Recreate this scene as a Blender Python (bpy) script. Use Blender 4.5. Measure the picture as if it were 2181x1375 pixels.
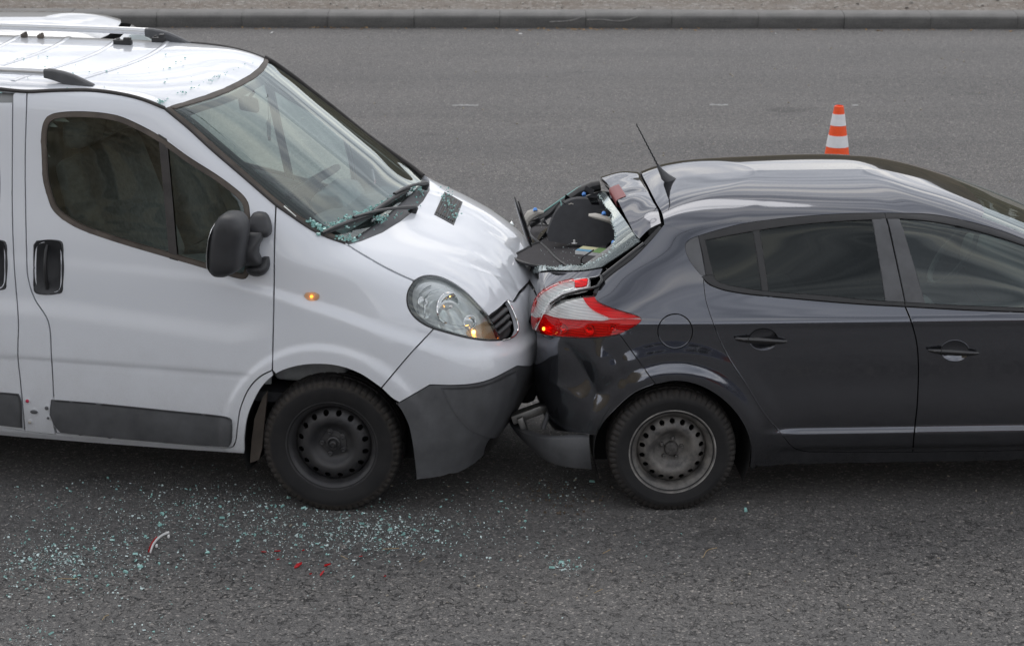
import bpy, bmesh, math, random
import numpy as np
from mathutils import Vector, Matrix
from mathutils.bvhtree import BVHTree
from mathutils.geometry import delaunay_2d_cdt

for o in list(bpy.data.objects):
    bpy.data.objects.remove(o)
scene = bpy.context.scene
COL = scene.collection
random.seed(7)
rng = np.random.default_rng(7)

# ------------------------------------------------------------------ camera, sky, sun, exposure
F_PX, CX, CY, CAM_H = 4600.0, 1090.5, 687.5, 3.768
PITCH = math.atan(1346.5 / F_PX)
cam_data = bpy.data.cameras.new('camera')
cam_data.sensor_width = 36.0
cam_data.lens = F_PX / 2181.0 * 36.0
cam_data.clip_start = 0.1
cam_data.clip_end = 500.0
cam_data.dof.use_dof = True
cam_data.dof.focus_distance = 10.4
cam_data.dof.aperture_fstop = 6.3
cam = bpy.data.objects.new('camera', cam_data)
COL.objects.link(cam)
cam.location = (0, 0, CAM_H)
cam.rotation_euler = (math.pi / 2 - PITCH, 0, 0)
scene.camera = cam

SUN_ELEV, SUN_AZ = math.radians(52), math.radians(-20)     # azimuth measured from +Y towards +X
world = bpy.data.worlds.new('World')
scene.world = world
world.use_nodes = True
wn, wl = world.node_tree.nodes, world.node_tree.links
wn.clear()
w_out = wn.new('ShaderNodeOutputWorld')
w_bg = wn.new('ShaderNodeBackground')
w_sky = wn.new('ShaderNodeTexSky')
w_sky.sky_type = 'NISHITA'
w_sky.sun_disc = False
w_sky.sun_elevation = SUN_ELEV
w_sky.sun_rotation = SUN_AZ
w_sky.dust_density = 3.0
w_bg.inputs['Strength'].default_value = 0.1
# a broken layer of cloud mixed over the clear sky
w_tc = wn.new('ShaderNodeTexCoord')
w_sep = wn.new('ShaderNodeSeparateXYZ')
wl.new(w_tc.outputs['Generated'], w_sep.inputs[0])
def wmath(op, a, b=None, clamp=False):
    n = wn.new('ShaderNodeMath'); n.operation = op; n.use_clamp = clamp
    for i, v in enumerate((a, b)):
        if v is None: continue
        if isinstance(v, (int, float)): n.inputs[i].default_value = v
        else: wl.new(v, n.inputs[i])
    return n.outputs[0]
w_z = wmath('MAXIMUM', w_sep.outputs['Z'], 0.0)
w_den = wmath('ADD', w_z, 0.22)
w_cx = wmath('DIVIDE', w_sep.outputs['X'], w_den)
w_cy = wmath('DIVIDE', w_sep.outputs['Y'], w_den)
w_comb = wn.new('ShaderNodeCombineXYZ')
wl.new(wmath('MULTIPLY', w_cx, 0.50), w_comb.inputs[0])
wl.new(wmath('MULTIPLY', w_cy, 2.2), w_comb.inputs[1])
w_noise = wn.new('ShaderNodeTexNoise')
w_noise.inputs['Scale'].default_value = 2.6
w_noise.inputs['Detail'].default_value = 5.0
w_noise.inputs['Roughness'].default_value = 0.48
w_noise.inputs['Distortion'].default_value = 0.2
wl.new(w_comb.outputs[0], w_noise.inputs['Vector'])
w_ramp = wn.new('ShaderNodeValToRGB')
w_ramp.color_ramp.elements[0].position = 0.36
w_ramp.color_ramp.elements[0].color = (4.0, 4.2, 4.65, 1)
w_ramp.color_ramp.elements[1].position = 0.66
w_ramp.color_ramp.elements[1].color = (13.0, 12.6, 12.0, 1)
e = w_ramp.color_ramp.elements.new(0.5)
e.color = (7.5, 7.7, 8.25, 1)
wl.new(w_noise.outputs['Fac'], w_ramp.inputs[0])
w_mix = wn.new('ShaderNodeMix')
w_mix.data_type = 'RGBA'
w_mix.inputs['Factor'].default_value = 0.88
wl.new(w_sky.outputs[0], w_mix.inputs['A'])
wl.new(w_ramp.outputs[0], w_mix.inputs['B'])
# thin cloud is brighter round the veiled sun
w_dir = wn.new('ShaderNodeVectorMath'); w_dir.operation = 'DOT_PRODUCT'
w_dir.inputs[1].default_value = (math.sin(SUN_AZ) * math.cos(SUN_ELEV), math.cos(SUN_AZ) * math.cos(SUN_ELEV), math.sin(SUN_ELEV))
wl.new(w_tc.outputs['Generated'], w_dir.inputs[0])
w_glow = wmath('ADD', wmath('MULTIPLY', wmath('POWER', wmath('MAXIMUM', w_dir.outputs['Value'], 0.0), 3.0), 0.22), 1.06)
w_glow = wmath('MULTIPLY', w_glow, wmath('ADD', wmath('MULTIPLY', w_z, -0.55), 1.30))      # haze lifts the sky towards the horizon
w_sc = wn.new('ShaderNodeVectorMath'); w_sc.operation = 'SCALE'
wl.new(w_mix.outputs['Result'], w_sc.inputs[0]); wl.new(w_glow, w_sc.inputs['Scale'])
wl.new(w_sc.outputs[0], w_bg.inputs['Color'])
wl.new(w_bg.outputs[0], w_out.inputs[0])

sun_data = bpy.data.lights.new('sun', 'SUN')
sun_data.energy = 0.5
sun_data.angle = math.radians(35)
sun_data.color = (1.0, 0.97, 0.93)
sun = bpy.data.objects.new('sun', sun_data)
COL.objects.link(sun)
sd = Vector((math.sin(SUN_AZ) * math.cos(SUN_ELEV), math.cos(SUN_AZ) * math.cos(SUN_ELEV), math.sin(SUN_ELEV)))
sun.rotation_euler = (-sd).to_track_quat('-Z', 'Y').to_euler()
sun.location = sd * 60

scene.view_settings.view_transform = 'Standard'
scene.view_settings.look = 'None'
scene.view_settings.exposure = 0.33
scene.view_settings.gamma = 1.0
scene.render.resolution_x, scene.render.resolution_y = 1024, 645
scene.render.engine = 'CYCLES'
scene.cycles.max_bounces = 7
scene.cycles.diffuse_bounces = 3
scene.cycles.glossy_bounces = 4
scene.cycles.use_adaptive_sampling = True
scene.cycles.adaptive_threshold = 0.02
scene.cycles.transparent_max_bounces = 12
scene.cycles.use_denoising = True

# ------------------------------------------------------------------ materials
MATS = {}
class NT:
    """small helper round a material's node tree"""
    def __init__(s, name):
        m = bpy.data.materials.new(name); m.use_nodes = True
        s.m = m; s.n = m.node_tree.nodes; s.l = m.node_tree.links
        s.n.clear()
        s.out = s.n.new('ShaderNodeOutputMaterial')
        MATS[name] = m
    def node(s, t, **kw):
        x = s.n.new(t)
        for k, v in kw.items(): setattr(x, k, v)
        return x
    def set(s, sock, v):
        if hasattr(v, 'is_output') or isinstance(v, bpy.types.NodeSocket): s.l.new(v, sock)
        else: sock.default_value = v
    def bsdf(s, **kw):
        b = s.n.new('ShaderNodeBsdfPrincipled')
        for k, v in kw.items(): s.set(b.inputs[k.replace('_', ' ')], v)
        return b
    def math(s, op, a, b=0.0, c=None, clamp=False):
        x = s.node('ShaderNodeMath', operation=op, use_clamp=clamp)
        s.set(x.inputs[0], a); s.set(x.inputs[1], b)
        if c is not None: s.set(x.inputs[2], c)
        return x.outputs[0]
    def coord(s, which='Object'):
        return s.node('ShaderNodeTexCoord').outputs[which]
    def noise(s, scale, detail=4.0, rough=0.5, vec=None, out='Fac', dist=0.0):
        x = s.node('ShaderNodeTexNoise')
        x.inputs['Scale'].default_value = scale; x.inputs['Detail'].default_value = detail
        x.inputs['Roughness'].default_value = rough; x.inputs['Distortion'].default_value = dist
        if vec is not None: s.l.new(vec, x.inputs['Vector'])
        return x.outputs[out]
    def vor(s, scale, feature='F1', vec=None, out='Distance', rand=1.0):
        x = s.node('ShaderNodeTexVoronoi', feature=feature)
        x.inputs['Scale'].default_value = scale; x.inputs['Randomness'].default_value = rand
        if vec is not None: s.l.new(vec, x.inputs['Vector'])
        return x.outputs[out]
    def ramp(s, fac, stops, interp='LINEAR'):
        x = s.node('ShaderNodeValToRGB'); cr = x.color_ramp; cr.interpolation = interp
        while len(cr.elements) < len(stops): cr.elements.new(0.5)
        for e, (p, c) in zip(cr.elements, stops):
            e.position = p
            e.color = (c, c, c, 1) if isinstance(c, (int, float)) else (*c, 1)
        s.set(x.inputs[0], fac)
        return x.outputs[0]
    def mix(s, fac, a, b, mode='MIX'):
        x = s.node('ShaderNodeMix', data_type='RGBA', blend_type=mode)
        s.set(x.inputs['Factor'], fac)
        for k, v in (('A', a), ('B', b)):
            s.set(x.inputs[k], (*v, 1) if isinstance(v, tuple) and len(v) == 3 else v)
        return x.outputs['Result']
    def map(s, vec, scale=(1, 1, 1), loc=(0, 0, 0), rot=(0, 0, 0)):
        x = s.node('ShaderNodeMapping')
        s.l.new(vec, x.inputs[0])
        x.inputs['Scale'].default_value = scale; x.inputs['Location'].default_value = loc; x.inputs['Rotation'].default_value = rot
        return x.outputs[0]
    def bump(s, h, strength=0.3, dist=0.01):
        x = s.node('ShaderNodeBump')
        x.inputs['Strength'].default_value = strength; x.inputs['Distance'].default_value = dist
        s.l.new(h, x.inputs['Height'])
        return x.outputs[0]
    def done(s, shader):
        s.l.new(shader.outputs[0] if hasattr(shader, 'outputs') else shader, s.out.inputs[0])
        return s.m

def simple(name, col, rough=0.5, metal=0.0, coat=0.0, noise=0.0, nscale=30, bump=0.0, bscale=400, spec=0.5):
    t = NT(name)
    c = (*col, 1)
    if noise:
        f = t.noise(nscale, 5, 0.6, t.coord())
        c = t.mix(t.ramp(f, [(0.3, 0.0), (0.7, 1.0)]), tuple(x * (1 - noise) for x in col), tuple(min(1, x * (1 + noise)) for x in col))
    b = t.bsdf(Base_Color=c, Roughness=rough, Metallic=metal, Coat_Weight=coat, Coat_Roughness=0.03)
    b.inputs['Specular IOR Level'].default_value = spec
    if bump:
        t.l.new(t.bump(t.noise(bscale, 2, 0.5, t.coord()), bump, 0.002), b.inputs['Normal'])
    return t.done(b)

def dirt_grad(t, z0, z1):
    """road film: dust thrown up on the lower part of a vehicle, patchy"""
    z = t.node('ShaderNodeSeparateXYZ'); t.l.new(t.coord(), z.inputs[0])
    g = t.math('DIVIDE', t.math('SUBTRACT', z1, z.outputs[2]), z1 - z0, clamp=True)
    n = t.noise(6, 6, 0.65, t.coord())
    sp = t.noise(220, 3, 0.6, t.coord())
    return t.math('MULTIPLY', t.math('MULTIPLY', g, t.ramp(n, [(0.3, 0.35), (0.7, 1.0)])), t.ramp(sp, [(0.35, 0.45), (0.65, 1.0)]))

def paint(name, col, dirt_col, dirt_amt, z0, z1, metal=0.0, rough=0.35, flake=False, coat_ior=1.5, edge=None):
    t = NT(name)
    d = t.math('MULTIPLY', dirt_grad(t, z0, z1), dirt_amt)
    specks = t.ramp(t.noise(90, 3, 0.7, t.coord()), [(0.70, 0.0), (0.76, 1.0)])
    d2 = t.math('MAXIMUM', d, t.math('MULTIPLY', specks, t.math('MULTIPLY', dirt_grad(t, z0, z1 + 0.4), dirt_amt * 1.1)), clamp=True)
    c = t.mix(d2, (*col, 1), (*dirt_col, 1))
    b = t.bsdf(Base_Color=c, Metallic=metal)
    t.l.new(t.math('ADD', t.math('MULTIPLY', d2, 0.5), rough), b.inputs['Roughness'])
    b.inputs['Coat Weight'].default_value = 1.0
    if edge is not None: b.inputs['Specular Tint'].default_value = (*edge, 1)
    b.inputs['Coat IOR'].default_value = coat_ior
    t.l.new(t.math('ADD', t.math('MULTIPLY', d2, 0.45), 0.012), b.inputs['Coat Roughness'])
    if flake:
        fl = t.node('ShaderNodeTexVoronoi'); fl.inputs['Scale'].default_value = 900
        t.l.new(t.coord(), fl.inputs['Vector'])
        nm = t.bump(fl.outputs['Distance'], 0.05, 0.001)
        t.l.new(nm, b.inputs['Normal'])
    return t.done(b)

def glass(name, tint=(0.80, 0.90, 0.87), refl=1.0, cracks=None, film=0.0, ribs=0, axis=2):
    """a thin pane: clear tinted transmission plus a mirror-like coat"""
    t = NT(name)
    tr = t.node('ShaderNodeBsdfTransparent'); tr.inputs[0].default_value = (*tint, 1)
    gl = t.node('ShaderNodeBsdfGlossy'); gl.inputs['Roughness'].default_value = 0.008
    gl.inputs['Color'].default_value = (0.93, 1.0, 0.98, 1)
    fr = t.node('ShaderNodeFresnel'); fr.inputs['IOR'].default_value = 1.52
    if ribs:
        w = t.node('ShaderNodeTexWave'); w.bands_direction = 'XYZ'[axis]; w.wave_profile = 'SIN'
        w.inputs['Scale'].default_value = ribs; w.inputs['Distortion'].default_value = 0.0
        t.l.new(t.coord(), w.inputs['Vector'])
        nm = t.bump(w.outputs['Fac'], 0.35, 0.003)
        t.l.new(nm, gl.inputs['Normal']); t.l.new(nm, fr.inputs['Normal'])
    f = t.math('MULTIPLY', fr.outputs[0], 1.75 * refl, clamp=True)
    mx = t.node('ShaderNodeMixShader')
    t.l.new(f, mx.inputs[0]); t.l.new(tr.outputs[0], mx.inputs[1]); t.l.new(gl.outputs[0], mx.inputs[2])
    sh = mx
    if film or cracks is not None:
        df = t.node('ShaderNodeBsdfDiffuse'); df.inputs[0].default_value = (0.38, 0.44, 0.45, 1)
        m2 = t.node('ShaderNodeMixShader')
        fac = film
        if cracks is not None:
            fac = cracks(t)
        t.set(m2.inputs[0], fac); t.l.new(sh.outputs[0], m2.inputs[1]); t.l.new(df.outputs[0], m2.inputs[2])
        sh = m2
    return t.done(sh)

# ------------------------------------------------------------------ picking rays, curves
cpt, spt = math.cos(PITCH), math.sin(PITCH)
def cam_ray(px, py):
    d = Vector((1, 0, 0)) * ((px - CX) / F_PX) + Vector((0, -spt, -cpt)) * ((py - CY) / F_PX) + Vector((0, cpt, -spt))
    return Vector((0, 0, CAM_H)), d.normalized()
def ground(px, py, z=0.0):
    o, d = cam_ray(px, py)
    return o + d * ((z - o.z) / d.z)

def crv(*pts, step=5.0, closed=False):
    """Catmull-Rom through 2-D points"""
    p = [np.array(q, float) for q in pts]
    if closed: p = [p[-1]] + p + [p[0], p[1]]
    else: p = [2 * p[0] - p[1]] + p + [2 * p[-1] - p[-2]]
    out = []
    for i in range(1, len(p) - 2):
        a, b, c, d = p[i - 1:i + 3]
        n = max(2, int(np.linalg.norm(c - b) / step))
        ta = [0]
        for q, r in ((a, b), (b, c), (c, d)): ta.append(ta[-1] + max(1e-6, np.linalg.norm(r - q)) ** 0.5)
        for k in range(n):
            t = ta[1] + (ta[2] - ta[1]) * k / n
            A1 = (ta[1]-t)/(ta[1]-ta[0])*a + (t-ta[0])/(ta[1]-ta[0])*b
            A2 = (ta[2]-t)/(ta[2]-ta[1])*b + (t-ta[1])/(ta[2]-ta[1])*c
            A3 = (ta[3]-t)/(ta[3]-ta[2])*c + (t-ta[2])/(ta[3]-ta[2])*d
            B1 = (ta[2]-t)/(ta[2]-ta[0])*A1 + (t-ta[0])/(ta[2]-ta[0])*A2
            B2 = (ta[3]-t)/(ta[3]-ta[1])*A2 + (t-ta[1])/(ta[3]-ta[1])*A3
            out.append(tuple((ta[2]-t)/(ta[2]-ta[1])*B1 + (t-ta[1])/(ta[2]-ta[1])*B2))
    if not closed: out.append(tuple(p[-2]))
    return out

def pchip(x, Y, xq):
    x = np.asarray(x, float); Y = np.asarray(Y, float)
    h = np.diff(x); dl = np.diff(Y, axis=0) / h.reshape(-1, *[1] * (Y.ndim - 1))
    m = np.zeros_like(Y)
    m[0], m[-1] = dl[0], dl[-1]
    for i in range(1, len(x) - 1):
        w1, w2 = 2 * h[i] + h[i - 1], h[i] + 2 * h[i - 1]
        a, b = dl[i - 1], dl[i]
        ok = a * b > 0
        den = np.where(ok, w1 / np.where(ok, a, 1) + w2 / np.where(ok, b, 1), 1)
        hm = np.where(ok, (w1 + w2) / den, 0)
        cr = (a * h[i] + b * h[i - 1]) / (h[i] + h[i - 1])
        m[i] = 0.5 * hm + 0.5 * cr
    k = np.clip(np.searchsorted(x, xq, 'right') - 1, 0, len(x) - 2)
    sh = (-1, *[1] * (Y.ndim - 1))
    t = ((xq - x[k]) / h[k]).reshape(sh); hh = h[k].reshape(sh)
    return ((1 + 2*t) * (1-t)**2 * Y[k] + t * (1-t)**2 * hh * m[k] + t*t*(3-2*t) * Y[k+1] + t*t*(t-1) * hh * m[k+1])

def sstep(a, b, x):
    t = np.clip((x - a) / (b - a), 0, 1)
    return t * t * (3 - 2 * t)

# ------------------------------------------------------------------ mesh helpers
def link(name, me, mat=None, parent=None):
    o = bpy.data.objects.new(name, me)
    COL.objects.link(o)
    if mat is not None: me.materials.append(MATS[mat] if isinstance(mat, str) else mat)
    if parent is not None: o.parent = parent
    return o
def mesh_of(name, verts, faces, smooth=True, normals=None):
    me = bpy.data.meshes.new(name)
    me.from_pydata([tuple(map(float, v)) for v in verts], [], [tuple(int(i) for i in f) for f in faces])
    if smooth:
        me.polygons.foreach_set('use_smooth', np.ones(len(me.polygons), bool))
    me.update()
    if normals is not None:
        me.normals_split_custom_set_from_vertices([tuple(map(float, n)) for n in normals])
    return me
def empty(name, loc=(0, 0, 0), rz=0.0, parent=None):
    o = bpy.data.objects.new(name, None)
    COL.objects.link(o); o.location = loc; o.rotation_euler = (0, 0, rz)
    o.empty_display_size = 0.2
    if parent is not None: o.parent = parent
    return o
def tag(o, label=None, cat=None, group=None, kind=None):
    if label: o['label'] = label
    if cat: o['category'] = cat
    if group: o['group'] = group
    if kind: o['kind'] = kind
    return o
def bm_obj(name, bm, mat, parent=None, smooth=True, bevel=0.0, seg=2, angle=40):
    me = bpy.data.meshes.new(name)
    bmesh.ops.recalc_face_normals(bm, faces=bm.faces)
    if bevel:
        ed = [e for e in bm.edges if len(e.link_faces) == 2 and e.calc_face_angle(0) > math.radians(30)]
        bmesh.ops.bevel(bm, geom=ed, offset=bevel, segments=seg, affect='EDGES', profile=0.5, clamp_overlap=True)
    bm.to_mesh(me); bm.free()
    o = link(name, me, mat, parent)
    if smooth:
        me.polygons.foreach_set('use_smooth', np.ones(len(me.polygons), bool))
        me.set_sharp_from_angle(angle=math.radians(angle))
    return o
def add_box(bm, c, s, rot=None):
    r = bmesh.ops.create_cube(bm, size=1.0)
    M = Matrix.Translation(c) @ (rot.to_4x4() if rot else Matrix()) @ Matrix.Diagonal((*s, 1))
    bmesh.ops.transform(bm, matrix=M, verts=r['verts'])
    return r['verts']
def add_tube(bm, path, rad, n=10, cap=True):
    path = [Vector(p) for p in path]
    rads = rad if isinstance(rad, (list, tuple)) else [rad] * len(path)
    rings = []; up = None
    for i, p in enumerate(path):
        t = (path[min(i + 1, len(path) - 1)] - path[max(i - 1, 0)]).normalized()
        if up is None:
            up = Vector((0, 0, 1)) if abs(t.z) < 0.9 else Vector((1, 0, 0))
        a = (up - t * up.dot(t)).normalized(); b = t.cross(a); up = a
        r = rads[i]
        ra, rb = r if isinstance(r, tuple) else (r, r)
        rings.append([bm.verts.new(p + a * math.cos(2*math.pi*k/n) * ra + b * math.sin(2*math.pi*k/n) * rb) for k in range(n)])
    for A, B in zip(rings, rings[1:]):
        for k in range(n):
            bm.faces.new((A[k], A[(k+1) % n], B[(k+1) % n], B[k]))
    if cap:
        bm.faces.new(rings[0][::-1]); bm.faces.new(rings[-1])
def add_lathe(bm, prof, n=48, M=None, close=False):
    """prof: (radius, axial) pairs turned round the local y axis"""
    rings = []
    for r, a in prof:
        if r < 1e-6: rings.append([bm.verts.new((0, a, 0))]); continue
        rings.append([bm.verts.new((r * math.cos(2*math.pi*k/n), a, r * math.sin(2*math.pi*k/n))) for k in range(n)])
    for A, B in zip(rings, rings[1:] + (rings[:1] if close else [])):
        for k in range(n):
            k2 = (k + 1) % n
            f = [A[k % len(A)], A[k2 % len(A)], B[k2 % len(B)], B[k % len(B)]]
            f = [v for i, v in enumerate(f) if v not in f[:i]]
            if len(f) > 2: bm.faces.new(f)
    if M is not None:
        bmesh.ops.transform(bm, matrix=M, verts=[v for r in rings for v in r])
def add_prism(bm, poly, d0, d1, to3d):
    """2-D polygon extruded between depths d0 and d1; to3d(u, v, d)"""
    a = [bm.verts.new(to3d(u, v, d0)) for u, v in poly]
    b = [bm.verts.new(to3d(u, v, d1)) for u, v in poly]
    bm.faces.new(a); bm.faces.new(b[::-1])
    for i in range(len(poly)):
        j = (i + 1) % len(poly)
        bm.faces.new((a[i], a[j], b[j], b[i]))
def box_obj(name, c, s, mat, parent=None, bevel=0.01, rot=None, seg=2):
    bm = bmesh.new(); add_box(bm, c, s, rot)
    return bm_obj(name, bm, mat, parent, bevel=bevel, seg=seg)
def tube_obj(name, path, rad, mat, parent=None, n=10):
    bm = bmesh.new(); add_tube(bm, path, rad, n)
    return bm_obj(name, bm, mat, parent)

# ------------------------------------------------------------------ body moulds and the panels cut from them
def inside(poly, pts):
    poly = np.asarray(poly); x, y = pts[:, 0], pts[:, 1]
    r = np.zeros(len(pts), bool)
    x0, y0 = poly[:, 0], poly[:, 1]
    x1, y1 = np.roll(x0, -1), np.roll(y0, -1)
    for a, b, c, d in zip(x0, y0, x1, y1):
        if b == d: continue
        m = ((b > y) != (d > y)) & (x < (c - a) * (y - b) / (d - b) + a)
        r ^= m
    return r
def seg_dist(poly, pts):
    poly = np.asarray(poly); best = np.full(len(pts), 1e9)
    for a, b in zip(poly, np.roll(poly, -1, 0)):
        ab = b - a; L = ab @ ab
        if L < 1e-14: continue
        t = np.clip(((pts - a) @ ab) / L, 0, 1)
        best = np.minimum(best, ((pts - a - t[:, None] * ab) ** 2).sum(1))
    return np.sqrt(best)
def resample(poly, step, corner=25):
    """even spacing along a closed polygon, sharp corners kept"""
    poly = np.asarray(poly, float)
    keep = [0]
    for i in range(1, len(poly)):
        if np.linalg.norm(poly[i] - poly[keep[-1]]) > 1e-5: keep.append(i)
    poly = poly[keep]
    if np.linalg.norm(poly[0] - poly[-1]) < 1e-5: poly = poly[:-1]
    d0 = poly - np.roll(poly, 1, 0); d1 = np.roll(poly, -1, 0) - poly
    ang = np.abs((np.arctan2(d1[:, 1], d1[:, 0]) - np.arctan2(d0[:, 1], d0[:, 0]) + np.pi) % (2*np.pi) - np.pi)
    cs = [i for i in range(len(poly)) if ang[i] > math.radians(corner)]
    if not cs: cs = [0]
    out = []
    n = len(poly)
    for a, b in zip(cs, cs[1:] + [cs[0] + n]):
        run = np.array([poly[i % n] for i in range(a, b + 1)])
        s = np.concatenate([[0], np.cumsum(np.linalg.norm(np.diff(run, axis=0), axis=1))])
        m = max(1, int(round(s[-1] / step)))
        q = np.linspace(0, s[-1], m + 1)[:-1]
        out.append(np.stack([np.interp(q, s, run[:, k]) for k in (0, 1)], 1))
    return np.concatenate(out)
def ccw(poly):
    x, y = poly[:, 0], poly[:, 1]
    return poly if (x * np.roll(y, -1) - y * np.roll(x, -1)).sum() > 0 else poly[::-1].copy()
def inset(poly, d):
    """poly counter-clockwise; d > 0 moves the outline inwards"""
    e0 = poly - np.roll(poly, 1, 0); e1 = np.roll(poly, -1, 0) - poly
    n0 = np.stack([-e0[:, 1], e0[:, 0]], 1); n1 = np.stack([-e1[:, 1], e1[:, 0]], 1)
    n0 /= np.linalg.norm(n0, axis=1)[:, None] + 1e-12; n1 /= np.linalg.norm(n1, axis=1)[:, None] + 1e-12
    n = n0 + n1; L = np.linalg.norm(n, axis=1)[:, None] + 1e-9; n /= L
    c = np.clip((n * n0).sum(1), 0.4, 1)[:, None]
    return poly + n * d / c
def cdt(loops, grid):
    pts = np.concatenate([*loops, grid]) if len(grid) else np.concatenate(loops)
    edges = []; b = 0
    for l in loops:
        edges += [(b + i, b + (i + 1) % len(l)) for i in range(len(l))]; b += len(l)
    v, e, f, _, _, _ = delaunay_2d_cdt([Vector(p) for p in pts], edges, [], 0, 1e-7, False)
    return np.array([(q.x, q.y) for q in v]), [tuple(t) for t in f]

class Mould:
    """half-body surface interpolated through rows of sections, mirrored; panels are cut from it"""
    def __init__(s, rows, frame, nu=420, nv=300, smooth=3, disp=None):
        rows = np.asarray(rows, float)
        cv = np.concatenate([[0], np.cumsum(np.linalg.norm(np.diff(rows, axis=0), axis=2).mean(1))])
        cu = np.concatenate([[0], np.cumsum(np.linalg.norm(np.diff(rows, axis=1), axis=2).mean(0))])
        g = pchip(cv, rows, np.linspace(0, cv[-1], nv))
        g = np.swapaxes(pchip(cu, np.swapaxes(g, 0, 1), np.linspace(0, cu[-1], nu)), 0, 1)
        for _ in range(smooth):
            k = g.copy()
            k[1:-1] = 0.25 * g[:-2] + 0.5 * g[1:-1] + 0.25 * g[2:]
            g = k.copy()
            k[:, 1:-1] = 0.25 * g[:, :-2] + 0.5 * g[:, 1:-1] + 0.25 * g[:, 2:]
            # mirror condition at the two centre-plane ends
            k[:, 0, 0] = 0.5 * g[:, 0, 0] + 0.5 * g[:, 1, 0]; k[:, -1, 0] = 0.5 * g[:, -1, 0] + 0.5 * g[:, -2, 0]
            g = k
        g[..., 1] *= -1
        s.frame = frame; s.inv = frame.inverted()
        nvv, nuu = g.shape[:2]
        ii = np.arange(nvv * nuu).reshape(nvv, nuu)
        a, b, c, d = ii[:-1, :-1].ravel(), ii[:-1, 1:].ravel(), ii[1:, 1:].ravel(), ii[1:, :-1].ravel()
        t = np.concatenate([np.stack([a, b, c], 1), np.stack([a, c, d], 1)])
        N = nvv * nuu
        near = g.reshape(-1, 3); far = near * (1, -1, 1)
        V = np.concatenate([near, far]); T = np.concatenate([t, t[:, ::-1] + N])
        def normals(V):
            fn = np.cross(V[T[:, 1]] - V[T[:, 0]], V[T[:, 2]] - V[T[:, 0]])
            n = np.zeros_like(V)
            for k in range(3): np.add.at(n, T[:, k], fn)
            ctr = np.abs(V[:, 1]) < 1e-6
            n[ctr, 1] = 0
            return n / (np.linalg.norm(n, axis=1)[:, None] + 1e-12)
        n = normals(V)
        # outward
        if (n[N // 2] * (0, V[N // 2][1], 0)).sum() < 0:
            T = T[:, ::-1].copy(); n = -n
        if disp is not None:
            V = V + disp(V, n); n = normals(V)
            if (n[N // 2] * (0, V[N // 2][1], 0)).sum() < 0: n = -n
        s.V, s.T, s.N = V, T, n
        s.grid_shape = (nvv, nuu)
        s.bvh = BVHTree.FromPolygons(V.tolist(), T.tolist(), all_triangles=True)
    def _hit(s, loc, i):
        a, b, c = (s.V[k] for k in s.T[i]); p = np.array(loc)
        v0, v1, v2 = b - a, c - a, p - a
        d00, d01, d11, d20, d21 = v0 @ v0, v0 @ v1, v1 @ v1, v2 @ v0, v2 @ v1
        den = d00 * d11 - d01 * d01
        if abs(den) < 1e-16: w = (1, 0, 0)
        else:
            v = (d11 * d20 - d01 * d21) / den; u = (d00 * d21 - d01 * d20) / den
            w = (1 - v - u, v, u)
        n = sum(w[k] * s.N[s.T[i][k]] for k in range(3))
        return p, n / (np.linalg.norm(n) + 1e-12)
    def cast(s, o, d):
        loc, _, i, _ = s.bvh.ray_cast(Vector(o), Vector(d))
        if loc is None: return None
        return s._hit(loc, i)
    def nearest(s, p):
        loc, _, i, _ = s.bvh.find_nearest(Vector(p))
        return s._hit(loc, i)
    def pick(s, px, py):
        o, d = cam_ray(px, py)
        o = s.inv @ o; d = (s.inv.to_3x3() @ d)
        h = s.cast(o, d)
        if h is None:
            best = None
            for t in np.linspace(7, 15, 160):
                q = o + d * t
                loc, _, i, dist = s.bvh.find_nearest(q)
                if best is None or dist < best[0]: best = (dist, loc, i)
            h = s._hit(best[1], best[2])
        return h
    def pts(s, lst):
        """list of pixels or ('s', x, z) side / ('t', x, y) top / ('f', y, z) front / ('b', y, z) back points -> points on the mould"""
        out = []
        for q in lst:
            if isinstance(q[0], str):
                k, a, b = q
                h = {'s': lambda: s.cast((a, -4, b), (0, 1, 0)), 't': lambda: s.cast((a, b, 5), (0, 0, -1)),
                     'f': lambda: s.cast((9, a, b), (-1, 0, 0)), 'b': lambda: s.cast((-9, a, b), (1, 0, 0))}[k]()
                if h is None: h = s.nearest({'s': (a, -0.9, b), 't': (a, b, 2), 'f': (4, a, b), 'b': (-4, a, b)}[k])
                out.append(h[0])
            elif len(q) == 3: out.append(np.array(q, float))
            else: out.append(s.pick(*q)[0])
        return np.array(out)
    def mesh(s, outline, d, holes=(), off=0.0, gap=0.0025, thick=0.012, res=0.018, edge=0.003, drop=0.0015, tilt=0.7, post=None):
        d = Vector(d).normalized()
        e1 = Vector((1, 0, 0)) if abs(d.x) < 0.75 else Vector((0, 1, 0))
        e1 = (e1 - d * e1.dot(d)).normalized(); e2 = d.cross(e1)
        B = np.array([e1, e2]); D = np.array(d)
        to2 = lambda P: np.asarray(P) @ B.T
        A = ccw(resample(to2(outline), res))
        A = inset(A, gap) if gap else A
        loops = [A]
        if edge: loops.append(inset(A, edge))
        hl = []
        for h in holes:
            hp = ccw(resample(to2(h), res)); hp = inset(hp, -gap) if gap else hp
            hl.append(hp); loops.append(hp)
            if edge: loops.append(inset(hp, -edge))
        lo, hi = A.min(0), A.max(0)
        gx, gy = np.meshgrid(np.arange(lo[0] + res/2, hi[0], res), np.arange(lo[1] + res/2, hi[1], res))
        gx[1::2] += res * 0.5
        G = np.stack([gx.ravel(), gy.ravel()], 1)
        m = inside(A, G)
        for h in hl: m &= ~inside(h, G)
        G = G[m]
        if len(G):
            ds = np.min([seg_dist(l, G) for l in ([A] + hl)], axis=0)
            G = G[ds > edge + res * 0.45]
        v2, tri = cdt(loops, G)
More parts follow.
